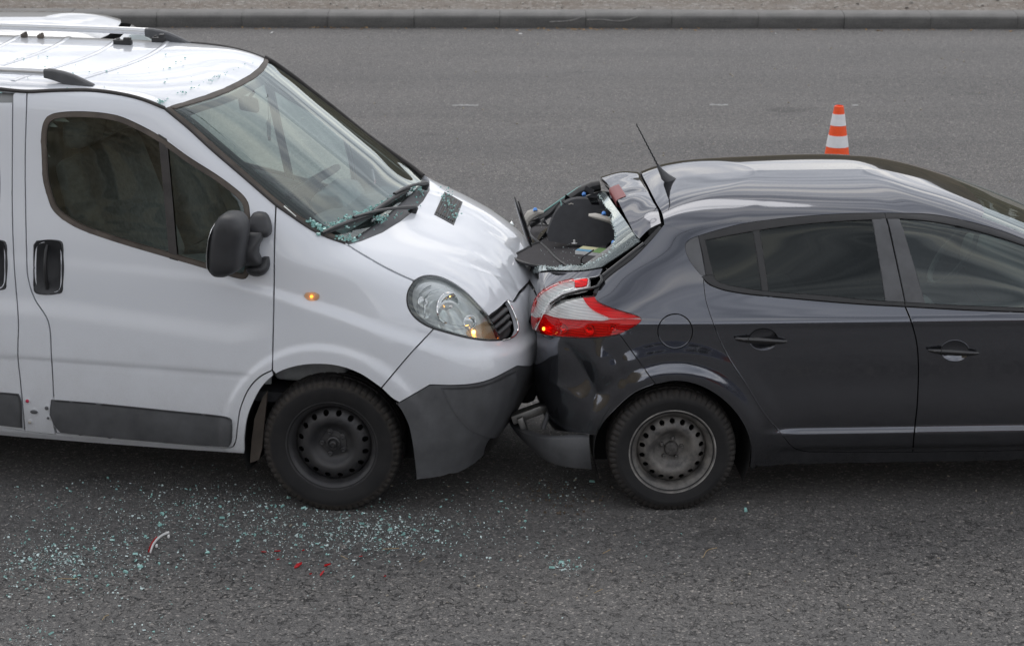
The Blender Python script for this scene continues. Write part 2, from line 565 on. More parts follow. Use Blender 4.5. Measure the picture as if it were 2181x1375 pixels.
        cen = np.array([v2[list(t)].mean(0) for t in tri])
        ok = inside(A, cen)
        for h in hl: ok &= ~inside(h, cen)
        tri = [t for t, k in zip(tri, ok) if k]
        P = np.zeros((len(v2), 3)); Nn = np.zeros((len(v2), 3)); bad = []
        for i, q in enumerate(v2):
            o = B.T @ q - D * 8
            h = s.cast(o, D)
            if h is None: bad.append(i); continue
            P[i], Nn[i] = h
        good = [i for i in range(len(v2)) if i not in set(bad)]
        for i in bad:
            j = good[int(np.argmin(((v2[good] - v2[i]) ** 2).sum(1)))]
            q = B.T @ v2[i]; q = q + D * (P[j] @ D - q @ D)
            P[i], Nn[i] = s.nearest(q)
        P = P + Nn * off
        if post is not None: P, Nn = post(P, Nn)
        # rim: ring vertices dip and their normals lean outwards, then a flange goes inwards
        verts, norms, faces = [*P], [*Nn], list(tri)
        if faces:
            a, b, c = faces[0]
            f0 = [np.cross(P[b] - P[a], P[c] - P[a]) @ Nn[a] for a, b, c in faces[:200]]
            if sum(f0) < 0: faces = [t[::-1] for t in faces]
        key = {(round(q[0], 6), round(q[1], 6)): i for i, q in enumerate(v2)}
        for l, sg in [(A, 1)] + [(h, -1) for h in hl]:
            ids = [key.get((round(q[0], 6), round(q[1], 6))) for q in l]
            ids = [i for i in ids if i is not None]
            if len(ids) < 3: continue
            ring = []
            n = len(ids)
            for k, i in enumerate(ids):
                tg = P[ids[(k + 1) % n]] - P[ids[k - 1]]
                side = np.cross(tg, Nn[i]) * sg
                ctr = side / (np.linalg.norm(side) + 1e-12)
                c2 = (A.mean(0) if sg > 0 else l.mean(0))
                # outward test in the 2-D plane
                o2 = to2(P[i] + ctr * 1e-3) - to2(P[i])
                e2d = l[(k + 1) % len(l)] - l[k - 1] if len(l) == n else None
                if e2d is not None:
                    outn = np.array([e2d[1], -e2d[0]]) * sg
                    if o2 @ outn < 0: ctr = -ctr
                base = P[i].copy(); nb = Nn[i].copy()
                if edge:
                    verts[i] = base - nb * drop
                    nn = nb + ctr * tilt; norms[i] = nn / np.linalg.norm(nn)
                ring.append((len(verts), len(verts) + 1))
                verts.append(verts[i]); norms.append(ctr)
                verts.append(base - nb * (thick + drop)); norms.append(ctr)
            if thick:
                for k in range(n):
                    (a0, a1), (b0, b1) = ring[k], ring[(k + 1) % n]
                    faces.append((a0, a1, b1, b0) if sg > 0 else (a0, b0, b1, a1))
        return np.array(verts), faces, np.array(norms)
    def panel(s, name, outline, d, mat, parent, mirror=False, **kw):
        v, f, n = s.mesh(outline, d, **kw)
        o = link(name, mesh_of(name, v, f, True, n), mat, parent)
        m = None
        if mirror:
            m = link(name, mesh_of(name, v * (1, -1, 1), [t[::-1] for t in f], True, n * (1, -1, 1)), mat, mirror if not isinstance(mirror, bool) else parent)
        return (o, m) if mirror else o
    def at(s, q, off=0.0):
        """point, normal at a pixel or tagged point"""
        if isinstance(q[0], str):
            p = s.pts([q])[0]; h = s.nearest(p)
        else: h = s.pick(*q)
        return Vector(h[0] + h[1] * off), Vector(h[1])
    def shell(s, name, mat, parent, off=-0.03, step=4, keep=None):
        """inner trim: the mould pushed inwards, open where keep() says no"""
        nv, nu = s.grid_shape
        rv, ru = list(range(0, nv, step)), list(range(0, nu, step))
        if rv[-1] != nv - 1: rv.append(nv - 1)
        if ru[-1] != nu - 1: ru.append(nu - 1)
        ii = np.array([[a * nu + b for b in ru] for a in rv])
        verts, faces = [], []
        for half in (0, nv * nu):
            base = len(verts)
            idx = (ii + half).ravel()
            verts += list(s.V[idx] + s.N[idx] * off)
            W = len(ru)
            for a in range(len(rv) - 1):
                for b in range(W - 1):
                    q = [a * W + b, a * W + b + 1, (a + 1) * W + b + 1, (a + 1) * W + b]
                    c = s.V[idx[q]].mean(0)
                    if keep is not None and not keep(c): continue
                    faces.append([base + k for k in (q if half else q[::-1])])
        return link(name, mesh_of(name, verts, faces), mat, parent)
def surf_disc(mould, q, r, h, name, mat, parent, n=16, dome=0.5, sx=1.0, off=0.0):
    """small round button sitting on the mould at a pixel"""
    p, nrm = mould.at(q, off)
    bm = bmesh.new()
    add_lathe(bm, [(r, -0.004), (r, h * 0.6), (r * 0.8, h * (0.6 + 0.4 * dome)), (r * 0.4, h), (0, h)], n)
    M = Matrix.Translation(p) @ Vector((0, 1, 0)).rotation_difference(nrm).to_matrix().to_4x4() @ Matrix.Diagonal((sx, 1, 1, 1))
    bmesh.ops.transform(bm, matrix=M, verts=bm.verts[:])
    return bm_obj(name, bm, mat, parent)
def vframe(deg, ox, oy):
    return Matrix.Translation((ox, oy, 0)) @ Matrix.Rotation(math.radians(deg), 4, 'Z')
# ------------------------------------------------------------------ the materials of this scene
paint('white_paint', (0.70, 0.725, 0.765), (0.28, 0.255, 0.225), 0.55, 0.2, 1.0, rough=0.32)
paint('dark_paint', (0.125, 0.130, 0.146), (0.044, 0.041, 0.038), 0.60, 0.12, 0.76, metal=0.92, rough=0.085, flake=False, coat_ior=1.40, edge=(0.30, 0.30, 0.31))
paint('silver_paint', (0.40, 0.41, 0.42), (0.3, 0.28, 0.25), 0.2, 0.2, 0.8, metal=0.6, rough=0.3)
simple('black_plastic', (0.085, 0.087, 0.092), 0.5, noise=0.25, nscale=8, bump=0.12, bscale=900)
simple('mirror_black', (0.032, 0.033, 0.036), 0.5, noise=0.2, nscale=8, bump=0.1, bscale=900)
simple('black_trim', (0.020, 0.020, 0.021), 0.42, noise=0.2, nscale=10)
simple('black_gloss', (0.008, 0.008, 0.009), 0.08, coat=0.6)
simple('seal_rubber', (0.040, 0.036, 0.034), 0.6, noise=0.3, nscale=14)
simple('seal_weathered', (0.085, 0.070, 0.058), 0.6, noise=0.35, nscale=9)
simple('dark_inner', (0.010, 0.010, 0.010), 0.8)
simple('underbody', (0.012, 0.012, 0.012), 0.9)
simple('trim_grey', (0.30, 0.31, 0.315), 0.75, noise=0.15, nscale=20)
simple('trim_light', (0.38, 0.39, 0.39), 0.8)
simple('trim_dark', (0.035, 0.036, 0.040), 0.8, noise=0.15, nscale=25, bump=0.15, bscale=700)
simple('carpet', (0.028, 0.029, 0.033), 0.95, noise=0.25, nscale=60, bump=0.5, bscale=900)
simple('seat_cloth', (0.07, 0.075, 0.085), 0.9, noise=0.25, nscale=40, bump=0.3, bscale=600)
simple('shelf_felt', (0.045, 0.042, 0.045), 0.85, noise=0.15, nscale=30, bump=0.25, bscale=900)
simple('beige_plastic', (0.40, 0.38, 0.34), 0.6, noise=0.12, nscale=12)
simple('grey_plastic', (0.20, 0.20, 0.195), 0.55, noise=0.12, nscale=12)
simple('chrome', (0.80, 0.80, 0.80), 0.06, metal=1.0)
simple('lamp_silver', (0.95, 0.95, 0.955), 0.10, metal=0.55)
def ribbed(name):
    t = NT(name)
    w = t.node('ShaderNodeTexWave'); w.bands_direction = 'Z'; w.inputs['Scale'].default_value = 26; w.inputs['Distortion'].default_value = 0.0
    t.l.new(t.coord(), w.inputs['Vector'])
    b = t.bsdf(Base_Color=t.ramp(w.outputs['Fac'], [(0.0, 0.72), (0.35, 0.93), (1.0, 0.93)]), Roughness=0.22, Metallic=0.15)
    t.l.new(t.bump(w.outputs['Fac'], 0.4, 0.004), b.inputs['Normal'])
    t.done(b)
ribbed('lamp_silver_ribbed')
simple('satin_metal', (0.55, 0.55, 0.54), 0.35, metal=1.0, noise=0.15)
simple('raw_metal', (0.35, 0.345, 0.33), 0.45, metal=0.8, noise=0.3, nscale=15)
simple('alu_rail', (0.70, 0.71, 0.72), 0.32, metal=0.7)
simple('red_plug', (0.45, 0.02, 0.06), 0.4)
simple('blue_clip', (0.10, 0.30, 0.75), 0.35)
simple('steel_nut', (0.11, 0.105, 0.10), 0.5, metal=0.7, noise=0.4, nscale=60)
simple('cone_orange', (0.97, 0.095, 0.012), 0.5, noise=0.08)
simple('cone_white', (0.78, 0.78, 0.79), 0.45, noise=0.04)
simple('white_plastic', (0.75, 0.75, 0.74), 0.4)
simple('red_shard', (0.42, 0.008, 0.012), 0.12, coat=0.5)
simple('straw', (0.36, 0.26, 0.13), 0.8)
simple('leaf_dry', (0.30, 0.19, 0.09), 0.8, noise=0.4, nscale=50)
simple('paper_white', (0.72, 0.74, 0.70), 0.7)

def steel_rim(name, col, dirt, amt):
    t = NT(name)
    n = t.noise(14, 6, 0.65, t.coord())
    d = t.math('MULTIPLY', t.ramp(n, [(0.38, 0.0), (0.68, 1.0)]), amt)
    b = t.bsdf(Base_Color=t.mix(d, (*col, 1), (*dirt, 1)), Metallic=0.25)
    t.l.new(t.math('ADD', t.math('MULTIPLY', d, 0.3), 0.42), b.inputs['Roughness'])
    return t.done(b)
steel_rim('rim_black', (0.034, 0.034, 0.037), (0.10, 0.095, 0.09), 0.35)
steel_rim('rim_dusty', (0.075, 0.072, 0.070), (0.24, 0.225, 0.205), 0.85)

steel_rim('rim_worn', (0.16, 0.155, 0.15), (0.45, 0.43, 0.40), 0.9)
def tyre_mat(name, dirt_amt, r0, r1):
    """rubber with mud ground into the shoulder of the tread (radius measured from the hub)"""
    t = NT(name)
    sep = t.node('ShaderNodeSeparateXYZ'); t.l.new(t.coord(), sep.inputs[0])
    r = t.math('SQRT', t.math('ADD', t.math('POWER', sep.outputs[0], 2.0), t.math('POWER', sep.outputs[2], 2.0)))
    ring = t.ramp(t.math('DIVIDE', t.math('SUBTRACT', r, r0), r1 - r0), [(0.0, 0.0), (0.35, 0.9), (0.8, 1.0), (1.0, 0.35)])
    n = t.noise(45, 6, 0.7, t.coord())
    d = t.math('MULTIPLY', t.math('MULTIPLY', ring, t.ramp(n, [(0.32, 0.1), (0.62, 1.0)])), dirt_amt)
    film = t.ramp(t.noise(9, 5, 0.6, t.coord()), [(0.3, 0.0), (0.75, 0.25)])
    c = t.mix(film, (0.012, 0.012, 0.013, 1), (0.055, 0.052, 0.050, 1))
    c = t.mix(d, c, (0.12, 0.10, 0.08, 1))
    b = t.bsdf(Base_Color=c, Roughness=0.72)
    b.inputs['Specular IOR Level'].default_value = 0.35
    t.l.new(t.bump(t.noise(160, 4, 0.6, t.coord()), 0.15, 0.003), b.inputs['Normal'])
    return t.done(b)
tyre_mat('tyre_muddy', 0.35, 0.288, 0.325)
tyre_mat('tyre_plain', 0.22, 0.26, 0.315)

glass('glass_screen', (0.86, 0.98, 0.96), 0.68)
glass('glass_side', (0.74, 0.86, 0.81), 1.0)
glass('glass_tint', (0.22, 0.24, 0.235), 0.5)
glass('glass_clear', (0.93, 0.95, 0.95), 1.0)
def crazed(t):
    v = t.vor(95, 'DISTANCE_TO_EDGE', t.coord())
    n = t.noise(5, 3, 0.5, t.coord())
    return t.math('ADD', t.math('MULTIPLY', t.ramp(v, [(0.0, 0.9), (0.08, 0.10)]), 0.55), t.math('MULTIPLY', n, 0.15), clamp=True)
glass('glass_crazed', (0.34, 0.42, 0.44), 1.0, cracks=crazed)

def shard_mat(name, col, alpha=0.6):
    t = NT(name)
    b = t.bsdf(Base_Color=(*col, 1), Roughness=0.12)
    b.inputs['Coat Weight'].default_value = 0.8
    tr = t.node('ShaderNodeBsdfTransparent'); tr.inputs[0].default_value = (0.72, 0.92, 0.88, 1)
    mx = t.node('ShaderNodeMixShader'); mx.inputs[0].default_value = alpha
    t.l.new(tr.outputs[0], mx.inputs[1]); t.l.new(b.outputs[0], mx.inputs[2])
    return t.done(mx)
shard_mat('glass_crumb', (0.34, 0.62, 0.58), 0.85)
shard_mat('glass_crumb_pale', (0.68, 0.82, 0.81), 0.95)

def lens(name, col, trans=0.6, rough=0.04, ribs=0.0, axis=2, emit=None):
    t = NT(name)
    b = t.bsdf(Base_Color=(*col, 1), Roughness=rough)
    b.inputs['Transmission Weight'].default_value = trans
    b.inputs['IOR'].default_value = 1.45
    b.inputs['Coat Weight'].default_value = 0.6
    if ribs:
        w = t.node('ShaderNodeTexWave'); w.bands_direction = 'XYZ'[axis]; w.wave_profile = 'SIN'
        w.inputs['Scale'].default_value = ribs; w.inputs['Distortion'].default_value = 0.0
        t.l.new(t.coord(), w.inputs['Vector'])
        t.l.new(t.bump(w.outputs['Fac'], 0.3, 0.003), b.inputs['Normal'])
    return t.done(b)
glass('lens_red', (0.86, 0.010, 0.025), .45)
lens('lens_red_deep', (0.30, 0.004, 0.010), 0.3, ribs=30, axis=0)
glass('lens_red_bright', (0.98, 0.025, 0.050), .45)
glass('lens_white', (0.96, 0.96, 0.96), .6)
glass('lens_amber', (0.97, 0.78, 0.60), .6, ribs=40, axis=2)
lens('lens_orange', (0.85, 0.22, 0.03), 0.4)
simple('lens_dull_red', (0.20, 0.016, 0.016), 0.4)

def lamp_glow(name, col, strength):
    t = NT(name)
    e_ = t.node('ShaderNodeEmission'); e_.inputs[0].default_value = (*col, 1); e_.inputs[1].default_value = strength
    return t.done(e_)
lamp_glow('bulb_amber', (1.0, 0.42, 0.08), 9.0)
lamp_glow('bulb_warm', (1.0, 0.30, 0.03), 4.0)
# ------------------------------------------------------------------ the van
VAN = vframe(-12, -0.677, 10.559)
def van_rows():
    spec = [  # z, half width, front control points (x, y) from the side to the centre line
        (0.20, .905, (-.2, .905), (.35, .895), (.56, .79), (.62, .61), (.65, .35), (.66, 0)),
        (0.42, .955, (-.2, .955), (.35, .935), (.62, .81), (.72, .62), (.76, .35), (.775, 0)),
        (0.67, .948, (-.2, .946), (.35, .932), (.65, .81), (.79, .62), (.85, .35), (.865, 0)),
        (0.82, .936, (-.2, .933), (.35, .92), (.62, .79), (.75, .61), (.815, .35), (.83, 0)),
        (0.95, .926, (-.2, .922), (.33, .905), (.575, .78), (.69, .60), (.745, .35), (.76, 0)),
        (1.08, .918, (-.2, .912), (.28, .875), (.46, .77), (.555, .60), (.605, .35), (.62, 0)),
        (1.18, .905, (-.22, .896), (.15, .86), (.28, .765), (.37, .60), (.42, .35), (.435, 0)),
        (1.28, .890, (-.30, .875), (-.02, .815), (.065, .74), (.095, .60), (.142, .35), (.168, 0)),
        (1.45, .855, (-.48, .84), (-.27, .795), (-.18, .735), (-.147, .60), (-.102, .35), (-.078, 0)),
        (1.65, .820, (-.72, .81), (-.53, .78), (-.45, .725), (-.417, .60), (-.372, .35), (-.348, 0)),
        (1.80, .795, (-.92, .785), (-.73, .76), (-.655, .715), (-.622, .60), (-.577, .35), (-.553, 0)),
        (1.89, .775, (-1.08, .765), (-.88, .745), (-.80, .71), (-.765, .60), (-.72, .35), (-.696, 0)),
        (1.945, .750, (-1.3, .74), (-1.04, .71), (-.95, .66), (-.905, .56), (-.86, .33), (-.84, 0)),
        (1.975, .660, (-1.5, .65), (-1.25, .60), (-1.15, .53), (-1.09, .44), (-1.05, .25), (-1.04, 0)),
        (1.99, .400, (-1.9, .39), (-1.7, .35), (-1.6, .30), (-1.55, .24), (-1.52, .12), (-1.51, 0)),
        (1.995, .0, (-2.2, 0), (-2.05, 0), (-1.98, 0), (-1.95, 0), (-1.93, 0), (-1.92, 0)),
    ]
    rows = []
    for i, (z, w, *fr) in enumerate(spec):
        xr = -3.95 + (0.0 if z < 1.8 else 0.5 * (z - 1.8))
        x7 = fr[0][0]
        r = [(xr, 0, z), (xr, .6 * w, z), (xr + .03, .92 * w, z), (xr + .17, .985 * w, z)]
        for t in (.35, .65, .86): r.append((xr + .17 + (x7 - xr - .17) * t, w, z))
        r += [(x, y, z) for x, y in fr]
        rows.append(r)
    return rows
def line_z(pts, x):
    p = np.array(pts); return np.interp(x, p[:, 0], p[:, 1])
def van_disp(V, N):
    x, y, z = V[:, 0], np.abs(V[:, 1]), V[:, 2]
    side = sstep(0.25, 0.75, np.abs(N[:, 1]))
    d = np.zeros(len(V))
    # wheel-arch flare
    for cx_ in (0.0, -3.10):
        r = np.hypot(x - cx_, z - .324)
        d += .016 * sstep(.53, .49, r) * side * (z > .15)
    # belt ridge running down into the bumper
    zl = line_z([(-4, 1.16), (-1.3, 1.16), (-.6, 1.13), (-.26, 1.075), (.1, .985), (.4, .885), (.6, .80), (.9, .73)], x)
    amp = np.interp(x, [-4, -1.2, -.5, -.1, .9], [.002, .003, .008, .026, .028])
    d += amp * sstep(.028, -.028, z - zl) * np.interp(x, [-.4, .45, .9], [1, 1, 1]) * sstep(0.05, .4, np.abs(N[:, 1]) + np.clip(N[:, 0], 0, 1))
    # lower-body swell
    zl2 = line_z([(-4, .94), (-1.3, .93), (-.45, .86), (-.27, .90), (0, .9), (3, .9)], x)
    d += .017 * sstep(.06, -.05, z - zl2) * side * np.interp(x, [-.42, -.20], [1, 0])
    # pressed groove
    zg = line_z([(-4, .69), (-1.37, .677), (-.34, .669), (0, .665)], x)
    d -= .007 * np.exp(-((z - zg) / .009) ** 2) * side * np.interp(x, [-.42, -.33], [1, 0])
    d -= .006 * sstep(.012, -.012, z - zg + .006) * side * np.interp(x, [-.5, -.3], [1, 0])
    # sill tuck
    d -= .02 * sstep(.31, .25, z) * side * np.interp(x, [-.4, -.3], [1, 0])
    # crushed bonnet nose
    hood = sstep(.30, .66, x) * sstep(.86, .96, z) * sstep(.92, .6, y)
    yy = V[:, 1]
    d += hood * (.0 * np.sin(yy * 11 + x * 9) + .0005 * np.sin(yy * 23 - x * 19 + 1) * np.sin(x * 17 + yy * 7) - .010 * np.exp(-(((yy + .30 - (x - .6) * .8) / .035) ** 2 + ((x - .62) / .10) ** 2)) + .006 * np.exp(-(((yy + .22) / .04) ** 2 + ((x - .60) / .09) ** 2)))
    # sharp folds where the bonnet has buckled
    for xa, ya, xb, yb, amp_ in ((.76, -.34, .50, -.22, .010), (.76, -.16, .56, .02, -.009), (.74, .12, .46, .20, .010), (.70, -.44, .58, -.30, -.007)):
        dx, dy = xb - xa, yb - ya; L2 = dx * dx + dy * dy
        t_ = np.clip(((x - xa) * dx + (yy - ya) * dy) / L2, 0, 1)
        ds_ = np.hypot(x - xa - t_ * dx, yy - ya - t_ * dy)
        d += .55 * amp_ * np.exp(-ds_ / .022) * (1 - t_) * sstep(.80, .90, z)
    # shallow dents in the door
    d -= .004 * np.exp(-(((x + .86) / .07) ** 2 + ((z - .70) / .05) ** 2)) * side
    return N * d[:, None]
vm = Mould(van_rows(), VAN, 430, 320, 12, van_disp)
van = empty('panel_van'); van.matrix_world = VAN
tag(van, 'white panel van with broken glass along its wipers, run into the back of the hatchback', 'van')
SIDE = (0, 1, 0)

# curves traced once and shared between neighbouring panels (pixels of the photograph, cast onto the body)
drip = crv((0, 191), (57, 196), (120, 194), (200, 194), (270, 204), (310, 215), (350, 231))
pillar = crv((350, 231), (400, 272), (450, 318), (520, 378), (588, 437))
pillar2 = crv((588, 437), (665, 489), (700, 506), (735, 518))
door_rear = crv((57, 197), (55, 260), (53, 335), (54, 440), (56, 530), (59, 590), (73, 635), (102, 684), (109, 758), (114, 847))
door_low = crv((114, 847), (113, 890), (120, 921)) + crv((120, 921), (300, 938), (480, 954)) + crv((480, 954), (496, 951), (502, 938), (505, 915), (512, 870), (531, 826), (555, 801), (580, 788))
door_front = crv((580, 788), (582, 700), (584, 600), (585, 520), (588, 437))
slide_gap = crv((27, 217), (26, 335), (26, 440), (30, 562), (39, 684), (38, 758), (43, 807), (53, 917))
arch = crv((587, 796), (606, 787), (640, 778), (675, 775.5), (718, 779), (765, 795), (812, 826))
arch2 = crv((812, 826), (845, 860), (868, 901), (877, 938), (884, 990), (887, 1022))
hood_gap = crv((735, 518), (770, 540), (830, 574), (882, 598))
lamp_left = crv((882, 598), (871, 615), (866.5, 635), (869.5, 654), (881, 673), (901, 689), (924, 700))
lamp_bot = crv((924, 700), (952, 708), (982, 716), (1013, 722), (1043, 725), (1067, 724))
lamp_top = crv((882, 598), (897, 589.5), (915, 586.5), (936, 589.5), (962, 601), (993, 623), (1019, 650), (1041, 674))
lamp_tip = crv((1041, 674), (1056, 699), (1067, 724))
fend_bump = crv((924, 700), (875, 752), (812, 826))
bump_split = crv((845, 860), (916, 819), step=6) + crv((916, 819), (968, 820), (1014, 816), (1046, 807), (1102, 779))
win = crv((89, 284), (95, 258), (107, 246), (134, 240), (200, 240), (251, 248), (284, 261), (335, 288), (401, 335), (468, 378), (515, 415), (527, 432), (531, 460), (533, 520), (531, 575), (522, 592), (505, 591), (450, 574), (358, 547), (244, 513), (171, 487), (143, 472), (122, 456), (110, 441), (100, 411), (93, 385), (90, 335), closed=True)
P = vm.pts
win_p = P(win)

def cup_outline(x0, y0, x1, y1, r=14):
    return crv((x0+r, y0), (x1-r, y0), (x1-3, y0+4), (x1, y0+r+4), (x1, y1-r-4), (x1-3, y1-4), (x1-r, y1), (x0+r, y1), (x0+3, y1-4), (x0, y1-r-4), (x0, y0+r+4), (x0+3, y0+4), closed=True, step=3)
# front door
near_door, far_door = vm.panel('front_door', P(door_rear + door_low + door_front + pillar[::-1] + crv((350, 231), (310, 215), (270, 204), (200, 194), (120, 194), (57, 197))), SIDE, 'white_paint', van, mirror=True, holes=[win_p, P(cup_outline(79, 518, 127, 620))], res=.013, gap=.0036, thick=.03)
tag(near_door, 'white front passenger door')
def poly_scale(Pn, k):
    """move an outline inwards by k metres along the side plane"""
    q = ccw(Pn[:, [0, 2]]); q = resample(q, .02); q = inset(q, k)
    return [('s', a, b) for a, b in q]
wseal_in = P(poly_scale(win_p, .019))
for d_, mirr in ((near_door, far_door),):
    vm.panel('window_seal', win_p, SIDE, 'seal_weathered', d_, mirror=mirr, holes=[wseal_in], gap=-.004, thick=.012, off=.002, res=.015, edge=.006, drop=.004, tilt=1.2)
    vm.panel('window_glass', P(poly_scale(win_p, .012)), SIDE, 'glass_side', d_, mirror=mirr, gap=0, thick=0, off=-.009, res=.05, edge=0)
    vm.panel('window_divider', P([(337, 284), (356, 296), (379, 556), (361, 551)]), SIDE, 'seal_rubber', d_, mirror=mirr, gap=0, thick=.02, off=.001, res=.02)
    vm.panel('side_moulding', P(crv((110, 850), (200, 857), (350, 872), (480, 886), (490, 889)) + crv((490, 889), (494, 893), (495, 915), (493, 942), (488, 950)) + crv((488, 950), (400, 944), (250, 931), (130, 919)) + crv((130, 919), (118, 905), (108, 880), (110, 850))), SIDE, 'black_plastic', d_, mirror=mirr, gap=0, thick=.05, off=.016, res=.015, edge=.010, drop=.008, tilt=1.0)
def handle(parent, q0, q1, mirr=None):
    """recessed pull handle standing upright in a rounded cup"""
    (x0, y0), (x1, y1) = q0, q1
    o = cup_outline(x0 - 4, y0 - 4, x1 + 4, y1 + 4)
    def bowl(Pp, Nn):
        c = Pp.mean(0); q = np.abs((Pp - c)[:, [0, 2]]) / (np.abs((Pp - c)[:, [0, 2]]).max(0) + 1e-9)
        dep = np.clip(1 - (q ** 4).sum(1), 0, 1)
        n2 = Nn.copy(); n2[:, 0] -= (Pp - c)[:, 0] * 14; n2[:, 2] -= (Pp - c)[:, 2] * 5
        n2 /= np.linalg.norm(n2, axis=1)[:, None]
        return Pp - Nn * (.030 * dep)[:, None], n2
    k = dict(gap=0, thick=.015, off=.008, res=.008, edge=.005, drop=.003)
    vm_p = vm.panel('handle_cup', P(o), SIDE, 'mirror_black', parent, mirror=mirr, post=bowl, **k) if mirr else vm.panel('handle_cup', P(o), SIDE, 'mirror_black', parent, post=bowl, **k)
    xm = x0 + (x1 - x0) * .42
    path = [vm.at((xm, y0 + 6 + (y1 - y0 - 12) * t), -.012 + .026 * math.sin(math.pi * min(1, t * 1.08)) ** .6)[0] for t in np.linspace(0, 1, 12)]
    tube_obj('handle_grip', path, [(.013, .009)] * 12, 'black_trim', parent, 10)
    if mirr: tube_obj('handle_grip', [(p.x, -p.y, p.z) for p in path], [(.013, .009)] * 12, 'black_trim', mirr, 10)
handle(near_door, (78, 517), (128, 621), far_door)

# pillar behind the door, sliding door, rocker
b_top = crv((27, 217), (28, 200), (34, 196), (57, 196))
bp, _ = vm.panel('door_pillar', P(slide_gap + crv((53, 917), (85, 922), (118, 925)) + crv((118, 925), (112, 890), (114, 847)) + door_rear[::-1] + b_top[::-1]), SIDE, 'white_paint', van, mirror=True, res=.015)
for q, r, m_ in (((59, 853), .0085, 'red_plug'), ((73, 876), .010, 'black_plastic'), ((64, 898), .008, 'beige_plastic'), ((100, 868), .0095, 'black_plastic'), ((103, 889), .0065, 'black_plastic')):
    surf_disc(vm, q, r * 2.0, .003, 'plug_seat', 'white_paint', bp, 20, .3)
    surf_disc(vm, q, r, .007, 'plug', m_, bp, 14, .6, sx=1.9 if q == (73, 876) else 1.0, off=.002)
slide_win = [('s', x, z) for x, z in crv((-1.66, 1.77), (-1.71, 1.83), (-1.9, 1.845), (-2.5, 1.845), (-2.72, 1.83), (-2.78, 1.76), (-2.78, 1.36), (-2.72, 1.29), (-2.5, 1.275), (-1.85, 1.265), (-1.70, 1.29), (-1.64, 1.36), closed=True, step=.04)]
sd_low = P(slide_gap)[-1]
sl_poly = np.concatenate([P([('s', -2.98, 1.885), ('s', -2.98, 1.0), ('s', -2.98, .33), ('s', -2.2, .325)]), P(slide_gap[::-1]), P([('s', -1.75, 1.89), ('s', -2.4, 1.888)])])
near_sl, far_sl = vm.panel('sliding_door', sl_poly, SIDE, 'white_paint', van, mirror=True, holes=[P(slide_win), P(cup_outline(-41, 518, 7, 612))], res=.02, gap=.0035)
for d_, mirr in ((near_sl, far_sl),):
    vm.panel('window_glass', P(slide_win), SIDE, 'glass_tint', d_, mirror=mirr, gap=0, thick=0, off=-.004, res=.05, edge=0)
    vm.panel('window_seal', P(slide_win), SIDE, 'seal_rubber', d_, mirror=mirr, holes=[P(poly_scale(P(slide_win), .016))], gap=-.003, off=.001, res=.02)
    vm.panel('side_moulding', np.concatenate([P(crv((-2, 834), (20, 836), (40, 838)) + crv((40, 838), (45, 850), (48, 909))), P([('s', -2.2, .36), ('s', -2.9, .36), ('s', -2.9, .50), ('s', -2.2, .498)])]), SIDE, 'black_plastic', d_, mirror=mirr, gap=0, thick=.05, off=.016, res=.02, edge=.010, drop=.008, tilt=1.0)
handle(near_sl, (-42, 517), (8, 613))
lip = crv((587, 796), (572, 808), (556, 826), (540, 855), (528, 885), (521, 930), (521, 963))
rk, _ = vm.panel('rocker_panel', np.concatenate([P(door_low[::-1]), P(crv((114, 847), (113, 890), (118, 924)) + crv((85, 921), (53, 916))), P([('s', -1.9, .33), ('s', -2.6, .33), ('s', -2.6, .262), ('s', -1.9, .268)]), P(crv((45, 931), (250, 947), (400, 958), (521, 966)) + lip[::-1])])[:-1], SIDE, 'white_paint', van, mirror=True, res=.016)
vm.panel('rear_quarter', np.concatenate([P([('s', -2.99, 1.885), ('s', -2.99, .86)]), P([('s', -3.10 + .46 * math.cos(a), .324 + .44 * math.sin(a)) for a in np.linspace(math.radians(75), math.radians(180), 14)]), P([('s', -3.56, .33), ('s', -3.86, .33), ('s', -3.86, 1.2), ('s', -3.84, 1.885)])]), SIDE, 'white_paint', van, mirror=True, res=.03)
vm.panel('rear_door', P([('b', -.86, .33), ('b', .86, .33), ('b', .80, 1.2), ('b', .70, 1.88), ('b', -.70, 1.88), ('b', -.80, 1.2)]), (1, 0, 0), 'white_paint', van, res=.05)

# front wing
fend_out = P(door_front + pillar2 + hood_gap + lamp_left + fend_bump + arch[::-1])
near_fen, far_fen = vm.panel('front_wing', fend_out, (-.2, .96, -.18), 'white_paint', van, mirror=True, res=.013, gap=.0028, thick=.02)
vm.panel('side_repeater', P(crv((648, 631), (651, 624), (660, 622), (672, 623), (680, 628), (679, 636), (672, 640), (658, 640), closed=True, step=2)), SIDE, 'lens_amber', near_fen, gap=0, thick=.01, off=.008, res=.006, edge=.006, drop=.006, tilt=1.2)
surf_disc(vm, (664, 631), .006, .006, 'repeater_bulb', 'bulb_warm', near_fen, 12, 1.0, off=.004)

